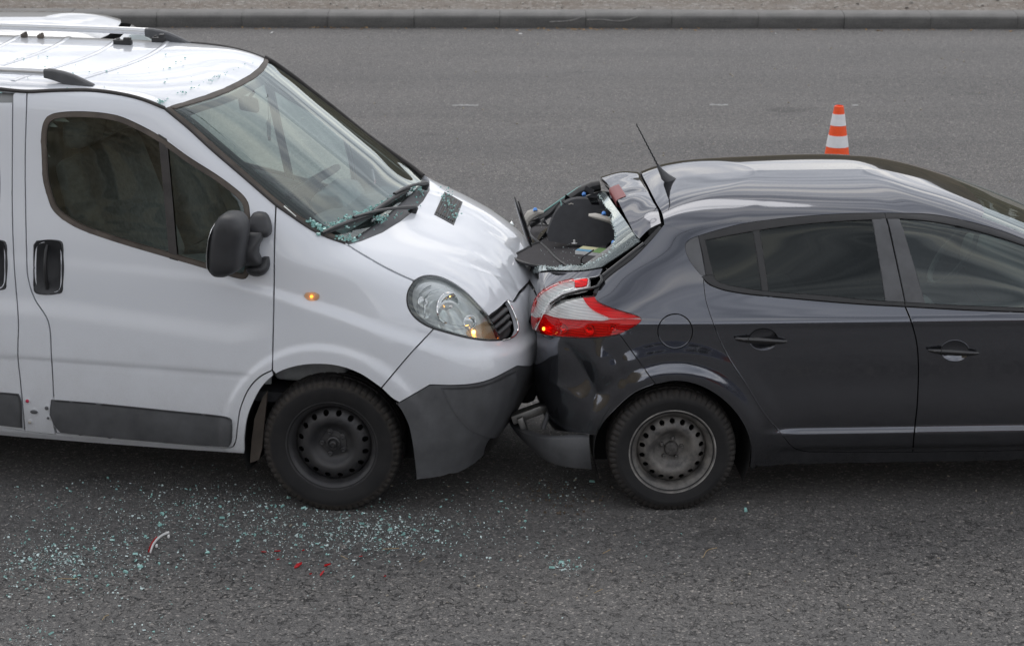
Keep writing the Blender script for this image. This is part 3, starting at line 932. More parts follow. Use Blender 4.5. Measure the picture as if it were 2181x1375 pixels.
# roof with its pressed ribs, seals and rails
top_edge = [('t', -.805, -.715), ('t', -.772, -.60), ('t', -.733, -.40), ('t', -.712, -.2), ('t', -.705, 0)]
roof_near = np.concatenate([P([('t', -3.80, 0), ('t', -3.80, -.45), ('t', -3.78, -.68), ('t', -3.0, -.752), ('t', -2.2, -.757)]), P(drip)])
roof_front = vm.pts([('s', -.83, 1.882)])
te = np.array([p for p in P(top_edge)])
half = np.concatenate([roof_near, te])
roof_poly = np.concatenate([half[1:-1], te[-1:], (half[1:-1] * (1, -1, 1))[::-1]])
roof = vm.panel('roof', roof_poly, (0, 0, -1), 'white_paint', van, res=.02, gap=.002, thick=.02)
def roof_rib(rx, w_=.66):
    path = []
    for y in np.linspace(-w_, w_, 26):
        h = vm.cast((rx - .11 * (y / w_) ** 2 + .02, y, 5), (0, 0, -1))
        path.append(Vector(h[0] + h[1] * .0005))
    bm = bmesh.new()
    add_tube(bm, path, [(.0045, .016)] * len(path), 8)
    return bm_obj('roof_rib', bm, 'white_paint', roof)
for rx in (-1.24, -1.52, -1.80, -2.08, -2.36, -2.64, -2.92, -3.2): roof_rib(rx)
dr3 = P(drip); drn = [vm.nearest(p) for p in dr3]
path = [Vector(p + n * .004) for p, n in drn]
path = [Vector(p) for p in P([('t', -3.7, -.757), ('t', -3.0, -.757), ('t', -2.2, -.76)])] + path
for sgn in (1, -1):
    tube_obj('roof_seal', [(p.x, p.y * sgn, p.z) for p in path], (.009), 'seal_rubber', van, 8)
# screen surround
pil_in = crv((361, 226), (408, 263), (458, 308), (528, 369), (596, 428), (671, 479), (708, 497), (744, 509))
pil_all = pillar + pillar2[1:]
top_lo = [('t', -.780, -.70), ('t', -.747, -.585), ('t', -.707, -.39), ('t', -.687, -.2), ('t', -.680, 0)]
vm.panel('pillar_seal', P(pil_all + pil_in[::-1]), (-.45, .55, -.7), 'seal_weathered', van, mirror=True, gap=0, off=.002, thick=.012, res=.015, edge=.006, drop=.004, tilt=1.0)
pg = [vm.nearest(p) for p in P(pil_all[::3] + pil_all[-1:])]
for sgn in (1, -1):
    tube_obj('pillar_gutter', [(p[0] + n[0] * .003, sgn * (p[1] + n[1] * .003), p[2] + n[2] * .003) for p, n in pg], [(.007, .007)] * len(pg), 'seal_rubber', van, 8)
hs = np.concatenate([te, P(top_lo)[::-1]])
full_top = np.concatenate([te[:-1], te[-1:], (te[:-1] * (1, -1, 1))[::-1], (P(top_lo)[:-1] * (1, -1, 1)), P(top_lo)[-1:], P(top_lo)[:-1][::-1]])
vm.panel('top_seal', full_top, (-.5, 0, -.86), 'seal_weathered', van, gap=-.002, off=.002, thick=.012, res=.014, edge=.005, drop=.004, tilt=1.0)
pin_n = [vm.nearest(p) for p in P(pil_in[::3] + pil_in[-1:])]
for sgn in (-1,):
    tube_obj('screen_trim', [(p[0] + n[0] * .006, sgn * (p[1] + n[1] * .006), p[2] + n[2] * .006) for p, n in pin_n], [(.011, .009)] * len(pin_n), 'seal_rubber', van, 8)
# windscreen
base = P([('t', .045, -.735), ('t', .07, -.62), ('t', .098, -.42), ('t', .112, -.2), ('t', .116, 0)])
pin = P(pil_in)
gl_half = np.concatenate([P(top_lo)[::-1], pin, base])
gl_poly = np.concatenate([gl_half, (gl_half[1:-1] * (1, -1, 1))[::-1]])
SCR = (-.62, 0, -.78)
screen = vm.panel('windscreen', gl_poly, SCR, 'glass_screen', van, gap=-.004, off=-.004, thick=0, res=.03, edge=0)
e1 = np.array([0, 1, 0]); 
def scr2(P3):   # windscreen plane coordinates: across, up the slope
    P3 = np.asarray(P3); return np.stack([P3[:, 1], P3 @ np.array([-.78, 0, .62])], 1)
g2 = ccw(resample(scr2(gl_poly), .03))
def scr3(q):
    out = []
    for a, b in q:
        o = np.array([0, a, 0]) + np.array([-.78, 0, .62]) * b - np.array(SCR) * 5
        h = vm.cast(o, SCR); out.append(h[0] if h is not None else np.array([0, a, 1.5]))
    return np.array(out)
fr_in = inset(g2, .045)
fr_in = fr_in + np.stack([np.zeros(len(fr_in)), -sstep(g2[:, 1].max() - .06, g2[:, 1].max(), g2[:, 1]) * .02], 1)
vm.panel('screen_border', scr3(g2), SCR, 'dark_inner', screen, holes=[scr3(fr_in)], gap=0, off=-.008, thick=0, res=.03, edge=0)
# cowl
hood_rear = P([('t', .062, -.755), ('t', .10, -.66), ('t', .15, -.46), ('t', .178, -.22), ('t', .187, 0)])
cw = np.concatenate([base, hood_rear[::-1]])
cow_poly = np.concatenate([base, (base[:-1] * (1, -1, 1))[::-1], hood_rear[:-1] * (1, -1, 1), hood_rear[-1:], hood_rear[:-1][::-1]])
vm.panel('scuttle_panel', cow_poly, (-.3, 0, -.95), 'black_plastic', van, gap=-.004, off=-.016, thick=.01, res=.02)
# bonnet
hood_front = np.concatenate([P(crv((1041, 672), (1060, 659), (1081, 639))), P([('f', -.34, .925), ('f', -.17, .93), ('f', 0, .93)])])
hd_half = np.concatenate([hood_rear[::-1], P(hood_gap), P(lamp_top)[1:], hood_front[1:]])
hd_poly = np.concatenate([hd_half, (hd_half[1:-1] * (1, -1, 1))[::-1]])
def crumple(Pp, Nn):
    """bent front edge of the bonnet"""
    f = np.clip((Pp[:, 0] - .42) / .3, 0, 1) ** 1.5
    w = .012 * np.sin(Pp[:, 1] * 14 + 1.0) + .008 * np.sin(Pp[:, 1] * 33 + Pp[:, 0] * 25)
    return Pp + np.stack([0 * f, 0 * f, f * w], 1), Nn
bonnet = vm.panel('bonnet', hd_poly, (-.5, 0, -.86), 'white_paint', van, gap=.0035, res=.015, thick=.02, off=.003)
# bonnet air vent on the far side of the centre line
vq = P([(946, 410), (985, 432), (966, 481), (924, 458)])
vent = vm.panel('bonnet_vent', vq, (-.4, 0, -.9), 'black_trim', bonnet, gap=0, off=.006, thick=.012, res=.02)
for k in range(9):
    t = (k + .8) / 10
    a, b = vq[0] + (vq[1] - vq[0]) * t, vq[3] + (vq[2] - vq[3]) * t
    a, b = a + (b - a) * .07, b + (a - b) * .07
    pth = []
    for u in np.linspace(0, 1, 6):
        p, n = vm.nearest(a + (b - a) * u); pth.append(Vector(p + n * .010))
    tube_obj('vent_slat', pth, [(.0035, .003)] * 6, 'black_plastic' if k % 2 else 'seal_weathered', vent, 6)
# bumper, painted upper half and bare lower half
FR = (-.74, .67, -.05)
front_split = P([('f', -.40, .625), ('f', -.2, .605), ('f', 0, .60)])
gr_trim = P(crv((1081, 640), (1092, 660), (1100, 682), (1103, 700)))
gr_low = P(crv((1103, 700), (1098, 712), (1085, 720), (1067, 724)))
up_poly = np.concatenate([P(fend_bump), P(arch2[:7]) [1:], P(bump_split)[1:], front_split, P([('f', 0, .925), ('f', -.17, .925), ('f', -.30, .92)]), gr_trim, gr_low[1:], P(lamp_bot)[::-1][1:]])
nb, fb = vm.panel('front_bumper', up_poly, FR, 'white_paint', van, mirror=True, gap=.0025, res=.014, thick=.02)
lo_poly = np.concatenate([P(bump_split), front_split, P([('f', 0, .24), ('f', -.38, .235)]), P(crv((1062, 938), (1040, 970), (1000, 1003), (945, 1014), (887, 1022))), P(arch2[8:])[::-1]])
lb, _ = vm.panel('lower_bumper', lo_poly, FR, 'black_plastic', nb, mirror=fb, gap=.002, res=.016, thick=.02, off=-.002)
vm.panel('bumper_step', P(crv((940, 826), (980, 825), (1016, 822), (1048, 813), (1098, 789)) + crv((1098, 789), (1106, 830), (1085, 880), (1066, 915)) + crv((1066, 915), (1056, 932), (1038, 932), (1000, 914), (966, 876), (940, 826))), FR, 'black_plastic', lb, gap=0, off=.008, thick=.012, res=.014, edge=.012, drop=.008, tilt=.8)
# fog-lamp recess moulded into the lower bumper
vm.panel('fog_recess', P(crv((1048, 985), (1032, 972), (1040, 940), (1062, 920), (1070, 925), (1066, 950), closed=True)), FR, 'black_gloss', lb, gap=0, off=.002, thick=.01, res=.01)
# grille
grp = np.concatenate([P(crv((1041, 668), (1060, 655), (1081, 634))), gr_trim, gr_low[1:], P(lamp_tip)[::-1]])
gri, grf = vm.panel('grille', grp, (-.85, .5, -.1), 'black_trim', van, mirror=True, gap=.001, off=-.035, thick=.01, res=.02)
for k, t in enumerate((.16, .42, .68)):
    p0 = P([(1041 + 26 * t + 3, 676 + 50 * t)])[0]; p1 = P([(1078 + 17 * t, 647 + 56 * t)])[0]; p2 = p1
    pth = []
    for u in np.linspace(0, 1, 9):
        pp, nn = vm.nearest(p0 + (p1 - p0) * u); pth.append(Vector(pp - nn * .016))
    tube_obj('grille_bar', pth, [(.0125, .020)] * 9, 'black_trim', gri, 10)
    tube_obj('grille_bar', [(p.x, -p.y, p.z) for p in pth], [(.013, .026)] * 9, 'black_trim', grf, 10)
rim_pts = [vm.nearest(p) for p in P(crv((1080, 640), (1090, 657), (1100, 682), (1103, 700), (1097, 713), (1085, 721), (1069, 725)))]
tube_obj('grille_trim', [Vector(p + n * .003) for p, n in rim_pts], .0045, 'chrome', gri, 8)

# headlamp: chrome bowl, round reflector, amber corner, clear lens
lamp_poly = P(lamp_left[::-1] + lamp_top[1:] + lamp_tip[1:] + lamp_bot[::-1][1:])
LD = (-.72, .66, -.2)
def lampbowl(Pp, Nn):
    c = Pp.mean(0)
    return Pp, Nn
def headlamp(sg):
    hl = empty('headlamp', parent=van)
    kw = dict(gap=.002, res=.012)
    def put(name, mat, par, poly, **k):
        v, f, n = vm.mesh(poly, LD, **{**kw, **k})
        if sg < 0: v, f, n = v * (1, -1, 1), [t[::-1] for t in f], n * (1, -1, 1)
        return link(name, mesh_of(name, v, f, True, n), mat, par)
    ctr = np.array(vm.at((958, 652))[0])
    def bowl(Pp, Nn):
        r = np.linalg.norm(Pp - ctr, axis=1)
        dep = .016 + .010 * np.clip(1 - (r / .17) ** 2, 0, 1)
        P2 = Pp - Nn * dep[:, None]
        tilt = (Pp - ctr) * -3.2 * (r < .17)[:, None]
        n2 = Nn * .30 + np.array([.05, -.50, .70]); n2 /= np.linalg.norm(n2, axis=1)[:, None]
        return P2, n2
    put('lamp_bowl', 'lamp_silver', hl, lamp_poly, post=bowl, thick=0, edge=0)
    put('lamp_rim', 'black_trim', hl, lamp_poly, off=-.001, thick=.012, gap=-.001, res=.012, holes=[lamp_ring], edge=.002)
    p, n = vm.at((955, 650), -.030)
    bm = bmesh.new()
    add_lathe(bm, [(.070, .016), (.066, .018), (.060, .010), (.046, -.002), (.028, -.010), (.014, -.012), (0, -.012)], 40)
    M = Matrix.Translation(p) @ Vector((0, 1, 0)).rotation_difference(Vector((.86, -.45, .24)).normalized()).to_matrix().to_4x4() @ Matrix.Diagonal((1.15, 1, 1, 1))
    bmesh.ops.transform(bm, matrix=M, verts=bm.verts[:])
    if sg < 0: bmesh.ops.transform(bm, matrix=Matrix.Diagonal((1, -1, 1, 1)), verts=bm.verts[:])
    bm_obj('reflector', bm, 'chrome', hl)
    for q_, r_, d_ in (((1006, 684), .034, -.022), ((902, 640), .026, -.020)):
        p, n = vm.at(q_, d_); bm = bmesh.new()
        add_lathe(bm, [(r_, .012), (r_ * .92, .013), (r_ * .8, .004), (r_ * .45, -.006), (0, -.008)], 28)
        bmesh.ops.transform(bm, matrix=Matrix.Translation(p) @ Vector((0, 1, 0)).rotation_difference(Vector((.55, -.75, .35)).normalized()).to_matrix().to_4x4(), verts=bm.verts[:])
        if sg < 0: bmesh.ops.transform(bm, matrix=Matrix.Diagonal((1, -1, 1, 1)), verts=bm.verts[:])
        bm_obj('side_reflector', bm, 'chrome', hl)
    p, n = vm.at((955, 650), -.020); bm = bmesh.new()
    add_lathe(bm, [(.012, 0), (.012, .012), (.007, .018), (.006, .034), (0, .036)], 14)
    bmesh.ops.transform(bm, matrix=Matrix.Translation(p) @ Vector((0, 1, 0)).rotation_difference(Vector((.86, -.45, .24)).normalized()).to_matrix().to_4x4(), verts=bm.verts[:])
    if sg < 0: bmesh.ops.transform(bm, matrix=Matrix.Diagonal((1, -1, 1, 1)), verts=bm.verts[:])
    bm_obj('lamp_capsule', bm, 'white_plastic', hl)
    for k_, arc_ in enumerate((crv((893, 668), (890, 640), (903, 614), (925, 602)), crv((905, 676), (903, 645), (915, 622), (938, 612)), crv((960, 690), (985, 694), (1004, 690)))):
        pth = []
        for q_ in arc_[::2]:
            a_, b_ = vm.at(q_, -.012); pth.append(Vector((a_.x, a_.y * sg, a_.z)))
        tube_obj('bezel_line', pth, .0022, 'chrome' if k_ else 'trim_grey', hl, 6)
    ind = P(crv((996, 708), (1004, 700), (1020, 692), (1036, 683), (1043, 680)) + crv((1043, 680), (1052, 700), (1062, 720)) + crv((1062, 720), (1040, 721), (1015, 718), (999, 714), (996, 708)))
    put('indicator_lens', 'lens_amber', hl, ind, off=-.014, thick=.02, gap=0)
    p, n = vm.at((1012, 706), -.022)
    bm = bmesh.new(); bmesh.ops.create_icosphere(bm, subdivisions=2, radius=.010)
    bmesh.ops.transform(bm, matrix=Matrix.Translation(Vector((p.x, p.y * sg, p.z)) + Vector((n.x, n.y * sg, n.z)) * .010), verts=bm.verts[:])
    bm_obj('indicator_bulb', bm, 'bulb_amber', hl)
    put('lamp_lens', 'glass_clear', hl, lamp_poly, off=.003, thick=.01, gap=.004, edge=.004)
    return hl
l2 = lamp_poly @ np.array([[0.66, .72, 0], [0, 0, 1]]).T
lr = inset(ccw(resample(l2, .012)), .006)
lamp_ring = []
for a, b in lr:
    o = np.array([.66, .72, 0]) * a + np.array([0, 0, 1]) * b - np.array([-.72, .66, 0]) * 5
    h = vm.cast(o, (-.72, .66, 0)); lamp_ring.append(h[0])
lamp_ring = np.array(lamp_ring)
headlamp(1); headlamp(-1)
# ------------------------------------------------------------------ wheels
def wheel(parent, c, side, r_tyre, w_tyre, r_rim, holes_n, mats, hub, steer=0.0, name='wheel'):
    """steel wheel: tyre, flanged rim, pierced disc, nuts, hub; outer face towards side*y"""
    root = empty(name, c, (0.0 if side < 0 else math.pi) + steer, parent)
    # tyre: rings of the profile, tread blocks cut by lowering every fourth segment of the shoulder
    h = w_tyre / 2; k = r_tyre
    prof = [(r_rim - .012, -.86*h), (r_rim + .002, -.93*h), (r_rim + .02, -1.0*h), (r_rim + .045, -1.055*h), (k - .055, -1.06*h), (k - .038, -1.03*h), (k - .036, -1.02*h), (k - .024, -.97*h), (k - .012, -.90*h), (k - .004, -.78*h), (k - .001, -.62*h),
            (k, -.45*h), (k - .007, -.42*h), (k - .007, -.36*h), (k, -.33*h), (k + .001, -.08*h), (k - .006, -.05*h), (k - .006, .05*h), (k + .001, .08*h), (k, .33*h), (k - .007, .36*h), (k - .007, .42*h), (k, .45*h), (k - .004, .78*h), (k - .02, .95*h), (k - .06, 1.05*h), (r_rim + .02, 1.0*h), (r_rim - .012, .86*h)]
    n = 256; V, Fc = [], []
    for i, (r, a) in enumerate(prof):
        for q in range(n):
            rr, aa = r, a
            if 7 <= i <= 11 and q % 4 == 0: rr -= .005 if i > 7 else .002
            if 6 <= i <= 8 and q % 4 == 0: aa += .004
            if 12 < i < 22 and (q + i) % 8 == 0: rr -= .004
            t = 2 * math.pi * q / n
            z = rr * math.sin(t)
            if z < -(r_tyre - .010): z = -(r_tyre - .010) - .1 * (-(r_tyre - .010) - z)    # contact patch
            V.append((rr * math.cos(t), aa, z))
    for i in range(len(prof) - 1):
        for q in range(n):
            q2 = (q + 1) % n
            Fc.append((i*n+q, (i+1)*n+q, (i+1)*n+q2, i*n+q2))
    me = mesh_of('tyre', V, [f[::-1] for f in Fc]); me.set_sharp_from_angle(angle=math.radians(38))
    link('tyre', me, mats[0], root)
    bm = bmesh.new()
    f_ = r_rim
    add_lathe(bm, [(f_ - .001, -.80*h), (f_ + .003, -.89*h), (f_ + .001, -.925*h), (f_ - .004, -.92*h), (f_ - .008, -.86*h), (f_ - .014, -.80*h), (f_ - .022, -.76*h), (f_ - .030, -.62*h), (f_ - .040, -.35*h), (f_ - .042, .3*h), (f_ - .02, .8*h)], 72)
    rim = bm_obj('rim', bm, mats[1], root)
    if hub['hex']:
        bm = bmesh.new(); add_lathe(bm, [(f_ + .0025, -.93*h), (f_ + .0045, -.935*h), (f_ + .0035, -.955*h), (f_ - .001, -.952*h), (f_ - .002, -.93*h)], 72, close=True)
        bm_obj('rim_edge', bm, 'rim_worn', rim)
    # pierced disc
    R = f_ - .038; s_ = R / .185
    prof_d = np.array([(0, -.030), (.030*s_, -.030), (.045*s_, -.028), (.072*s_, -.030), (.088*s_, -.040), (.104*s_, -.058), (.120*s_, -.066), (.138*s_, -.064), (.160*s_, -.052), (.176*s_, -.038), (R, -.020)])
    circ = lambda rad, m, cx=0, cz=0: np.array([(cx + rad * math.cos(2*math.pi*i/m), cz + rad * math.sin(2*math.pi*i/m)) for i in range(m)])
    hr = .158 * s_
    hs = [circ(.0143 * s_, 14, hr * math.cos(2*math.pi*(i+.5)/holes_n), hr * math.sin(2*math.pi*(i+.5)/holes_n)) for i in range(holes_n)]
    outer = circ(R, 96)
    g = []
    for rr in np.linspace(.012, R - .006, 17):
        m = max(8, int(2 * math.pi * rr / .011)); g.append(circ(rr, m))
    g = np.concatenate(g)
    ok = np.ones(len(g), bool)
    for q in hs: ok &= np.hypot(*(g - q.mean(0)).T) > .0143 * s_ + .003
    v2, tri = cdt([outer] + hs, g[ok])
    cen = np.array([v2[list(t)].mean(0) for t in tri]); keep = np.hypot(*cen.T) < R
    for q in hs: keep &= np.hypot(*(cen - q.mean(0)).T) > .0136 * s_
    rr = np.hypot(*v2.T)
    yy = pchip(prof_d[:, 0], prof_d[:, 1], rr)
    V = np.stack([v2[:, 0], yy, v2[:, 1]], 1); tri = [t for t, q in zip(tri, keep) if q]
    Fc = list(tri)
    # hole walls
    lut = {(round(a, 6), round(b, 6)): i for i, (a, b) in enumerate(v2)}
    Vl = [tuple(v) for v in V]
    for q in hs:
        ids = [lut.get((round(a, 6), round(b, 6))) for a, b in q]
        if None in ids: continue
        b0 = len(Vl); Vl += [(V[i][0], V[i][1] + .012, V[i][2]) for i in ids]
        for j in range(len(ids)):
            j2 = (j + 1) % len(ids); Fc.append((ids[j], ids[j2], b0 + j2, b0 + j))
    me = mesh_of('wheel_disc', Vl, Fc); me.set_sharp_from_angle(angle=math.radians(50))
    bmx = bmesh.new(); bmx.from_mesh(me); bmesh.ops.recalc_face_normals(bmx, faces=bmx.faces); bmx.to_mesh(me); bmx.free()
    link('wheel_disc', me, mats[1], root)
    bm = bmesh.new(); add_lathe(bm, [(R + .002, .03), (R * .5, .035), (0, .035)], 32); bm_obj('brake_drum', bm, 'dark_inner', root)
    nr = .056 * s_
    for i in range(5):
        t = 2 * math.pi * i / 5 + hub['rot']
        bm = bmesh.new()
        add_lathe(bm, [(hub['nut'] * 1.25, -.028), (hub['nut'] * 1.2, -.034), (hub['nut'], -.036), (hub['nut'] * .95, -.028 - hub['nl']), (hub['nut'] * .6, -.030 - hub['nl']), (0, -.026 - hub['nl'])], 6 if hub['hex'] else 12)
        bmesh.ops.transform(bm, matrix=Matrix.Translation((nr * math.cos(t), 0, nr * math.sin(t))), verts=bm.verts[:])
        bm_obj('wheel_nut', bm, 'steel_nut' if hub['hex'] else mats[1], root)
    bm = bmesh.new(); add_lathe(bm, hub['prof'], 32); bm_obj('hub', bm, hub['mat'], root)
    return root
VAN_HUB = dict(rot=1.9, nut=.0125, nl=.016, hex=False, mat='rim_black', prof=[(.062, -.028), (.060, -.034), (.046, -.036), (.036, -.038), (.034, -.048), (.027, -.052), (.020, -.046), (.017, -.050), (.016, -.062), (.010, -.066), (.008, -.060), (0, -.060)])
CAR_HUB = dict(rot=1.45, nut=.0095, nl=.014, hex=True, mat='steel_nut', prof=[(.036, -.028), (.034, -.040), (.030, -.046), (.015, -.048), (0, -.048)])
for x_ in (0.0, -3.10):
    for s_ in (-1, 1):
        wheel(van, (x_, s_ * .812, .3255), s_, .3375, .196, .2225, 16, ('tyre_muddy', 'rim_black'), VAN_HUB, math.radians(5.5) if x_ == 0 else 0.0)
def arch_liner(parent, cx_, cz_, r, y_out, y_in, a0=-20, a1=200, mat='dark_inner'):
    for s_ in (-1, 1):
        bm = bmesh.new(); A, B = [], []
        for t in np.linspace(math.radians(a0), math.radians(a1), 28):
            A.append(bm.verts.new((cx_ + r * math.cos(t), s_ * y_out, cz_ + r * math.sin(t))))
            B.append(bm.verts.new((cx_ + r * math.cos(t), s_ * y_in, cz_ + r * math.sin(t))))
        for i in range(len(A) - 1): bm.faces.new((A[i], A[i+1], B[i+1], B[i]))
        bm.faces.new(B)
        bm_obj('arch_liner', bm, mat, parent)
arch_liner(van, 0, .324, .435, .915, .58)
arch_liner(van, -3.10, .324, .435, .915, .58)
box_obj('underbody', (-1.55, 0, .33), (2.15, 1.68, .10), 'underbody', van, .02)
box_obj('underbody', (-3.72, 0, .36), (.40, 1.60, .10), 'underbody', van, .02)
box_obj('engine_tray', (.25, 0, .36), (.60, 1.10, .20), 'underbody', van, .04)
box_obj('bumper_filler', (.56, 0, .46), (.20, 1.20, .36), 'underbody', van, .04)  # dark block added behind the nose to keep the gap to the car dark
# mud flap behind the front wheel
bm = bmesh.new()
fl = [V_ for V_ in P([(545, 860), (556, 845), (548, 965), (545, 985), (528, 990), (524, 950), (528, 905)])]
add_prism(bm, [(p[0], p[2]) for p in fl], -.90, -.885, lambda u, v, d: (u, d, v))
bm_obj('mud_flap', bm, 'seal_weathered', van)

# ------------------------------------------------------------------ van fittings
def on_plane(M, px, py, ax, val):
    inv = M.inverted(); o, d = cam_ray(px, py); o = inv @ o; d = inv.to_3x3() @ d
    return o + d * ((val - o[ax]) / d[ax])
def slices(name, M, sl, yc, dy, mat, parent, n=24, pw=3.2, rot=0.0):
    """body lofted from horizontal slices whose left and right ends are traced; yc, dy may vary per slice"""
    bm = bmesh.new(); rings = []
    for i, (py, xl, xr) in enumerate(sl):
        yy = yc[i] if isinstance(yc, (list, tuple)) else yc
        d_ = dy[i] if isinstance(dy, (list, tuple)) else dy
        a, b = on_plane(M, xl, py, 1, yy), on_plane(M, xr, py, 1, yy)
        c = (a + b) / 2; hx = abs(b.x - a.x) / 2
        ring = []
        for k in range(n):
            t = 2 * math.pi * k / n; cs, sn = math.cos(t), math.sin(t)
            ring.append(bm.verts.new((c.x + hx * math.copysign(abs(cs) ** (2/pw), cs), c.y + d_ * math.copysign(abs(sn) ** (2/pw), sn), c.z)))
        rings.append(ring)
    for A, B in zip(rings, rings[1:]):
        for k in range(n): bm.faces.new((A[k], A[(k+1) % n], B[(k+1) % n], B[k]))
    bm.faces.new(rings[0]); bm.faces.new(rings[-1][::-1])
    return bm_obj(name, bm, mat, parent, angle=60)
mir = empty('wing_mirror', parent=near_door)
hd_sl = [(452.5, 484, 496), (455, 477, 506), (460, 471, 514), (468, 466, 520.5), (481, 460, 526), (497, 455.5, 526), (514, 452.4, 523.5), (530, 450.8, 521), (547, 449.8, 519.5), (562, 450, 518), (570, 451.5, 514), (578, 454, 502), (584, 459, 488), (587, 464, 478)]
hy = [.045, .07, .088, .097, .10, .10, .098, .096, .096, .094, .088, .075, .055, .03]
slices('mirror_head', VAN, hd_sl, -1.05, hy, 'mirror_black', near_door)
slices('mirror_glass', VAN, [(470, 465.5, 468), (480, 461.5, 465), (500, 456, 459), (530, 452, 455), (560, 451.5, 455), (575, 455, 458)], -1.05, [.06, .085, .09, .09, .085, .06], 'chrome', near_door, pw=4)
slices('mirror_arm', VAN, [(492, 528, 560), (500, 526, 561), (510, 521, 558), (520, 516, 552), (530, 513, 549), (540, 513, 549), (550, 515, 554), (558, 518, 559), (564, 522, 557)], [-.93, -.935, -.945, -.955, -.96, -.96, -.955, -.945, -.93], [.035, .045, .05, .055, .055, .055, .05, .045, .035], 'mirror_black', near_door)
slices('mirror_mount', VAN, [(452, 545, 558), (454, 540, 565), (460, 536, 570), (470, 532, 574), (480, 529, 576.5), (488, 527, 577), (494, 527.5, 577), (500, 550, 575), (503, 558, 572)], [-.865, -.87, -.875, -.885, -.895, -.90, -.90, -.90, -.895], [.02, .03, .04, .045, .05, .05, .05, .04, .03], 'mirror_black', near_door)
slices('mirror_mount', VAN, [(548, 559, 572.5), (556, 558, 573), (564, 545, 573), (568, 526, 572), (575, 528, 570), (582, 533, 565), (586, 540, 556)], [-.905, -.91, -.915, -.92, -.92, -.915, -.91], [.02, .03, .045, .05, .05, .04, .025], 'mirror_black', near_door)
bpy.data.objects.remove(mir)

# roof rails
def rail(sg):
    r_ = empty('roof_rail', parent=van)
    def rp(x, up): 
        h = vm.cast((x, -.655, 5), (0, 0, -1)); return Vector((h[0][0], h[0][1] * sg, h[0][2] + up))
    xs = np.linspace(-3.5, -1.43, 18)
    bm = bmesh.new(); add_tube(bm, [rp(x, .048) for x in xs], [(.019, .016)] * 18, 10); bm_obj('rail_bar', bm, 'alu_rail', r_)
    # tapered black end foot
    bm = bmesh.new()
    sec = [(-1.445, .024, .066), (-1.405, .016, .066), (-1.35, .002, .058), (-1.30, -.004, .045), (-1.25, -.004, .026), (-1.20, -.004, .006)]
    rings = []
    for x, lo, hi in sec:
        c = rp(x, 0)
        w_ = .020
        rings.append([bm.verts.new((c.x, c.y + w_ * cy_, c.z + cz_)) for cy_, cz_ in ((-1, lo), (-1, hi - .008), (-.5, hi), (.5, hi), (1, hi - .008), (1, lo))])
    for A, B in zip(rings, rings[1:]):
        for k in range(6): bm.faces.new((A[k], A[(k+1) % 6], B[(k+1) % 6], B[k]))
    bm.faces.new(rings[0]); bm.faces.new(rings[-1][::-1])
    bm_obj('rail_foot', bm, 'black_plastic', r_, bevel=.003)
rail(1); rail(-1)
# loose clamps on the roof beside the far rail
for q, s_ in (((262, 95), (.10, .03, .025)), ((338, 90), (.07, .035, .03)), ((52, 81), (.035, .02, .02)), ((87, 83), (.035, .02, .02))):
    p, n = vm.at(q, .012)
    bm = bmesh.new(); add_box(bm, p, s_); add_box(bm, p + Vector((s_[0] * .25, 0, s_[2] * .7)), (s_[0] * .4, s_[1] * .8, s_[2] * .7)); add_box(bm, p + Vector((-s_[0] * .3, .01, s_[2] * .5)), (s_[0] * .2, s_[1] * .7, s_[2] * .5))
    bm_obj('roof_clamp', bm, 'black_trim' if s_[0] > .05 else 'seal_weathered', van, bevel=.004)

# wipers
def wiper(piv, mid, b0, b1):
    w_ = empty('wiper', parent=van)
    pv = vm.at(piv, .03)[0]; md = vm.at(mid, .035)[0]
    pa = [pv + (md - pv) * t + Vector((0, 0, .012 * math.sin(math.pi * t))) for t in np.linspace(0, 1, 8)]
    tube_obj('wiper_arm', pa, [(.011, .016)] * 2 + [(.008, .011)] * 4 + [(.006, .009)] * 2, 'black_trim', w_, 8)
    bl = [vm.at((b0[0] + (b1[0] - b0[0]) * t, b0[1] + (b1[1] - b0[1]) * t), .018 + .008 * math.sin(math.pi * t))[0] for t in np.linspace(0, 1, 10)]
    tube_obj('wiper_blade', bl, [(.006, .008)] + [(.010, .011)] * 8 + [(.006, .008)], 'black_trim', w_, 8)
    ru = [vm.at((b0[0] + (b1[0] - b0[0]) * t, b0[1] + (b1[1] - b0[1]) * t + 1), .006)[0] for t in np.linspace(0, 1, 10)]
    tube_obj('wiper_rubber', ru, [(.007, .004)] * 10, 'black_plastic', w_, 6)
    p, n = vm.at(piv, .018)
    bm = bmesh.new(); add_lathe(bm, [(.022, -.02), (.021, .012), (.012, .02), (0, .02)], 16)
    bmesh.ops.transform(bm, matrix=Matrix.Translation(p) @ Vector((0, 1, 0)).rotation_difference(n).to_matrix().to_4x4(), verts=bm.verts[:])
    bm_obj('wiper_pivot', bm, 'black_trim', w_)
wiper((878, 452), (745, 474), (685, 500), (795, 460))
wiper((902, 401), (832, 424), (793, 455), (868, 408))

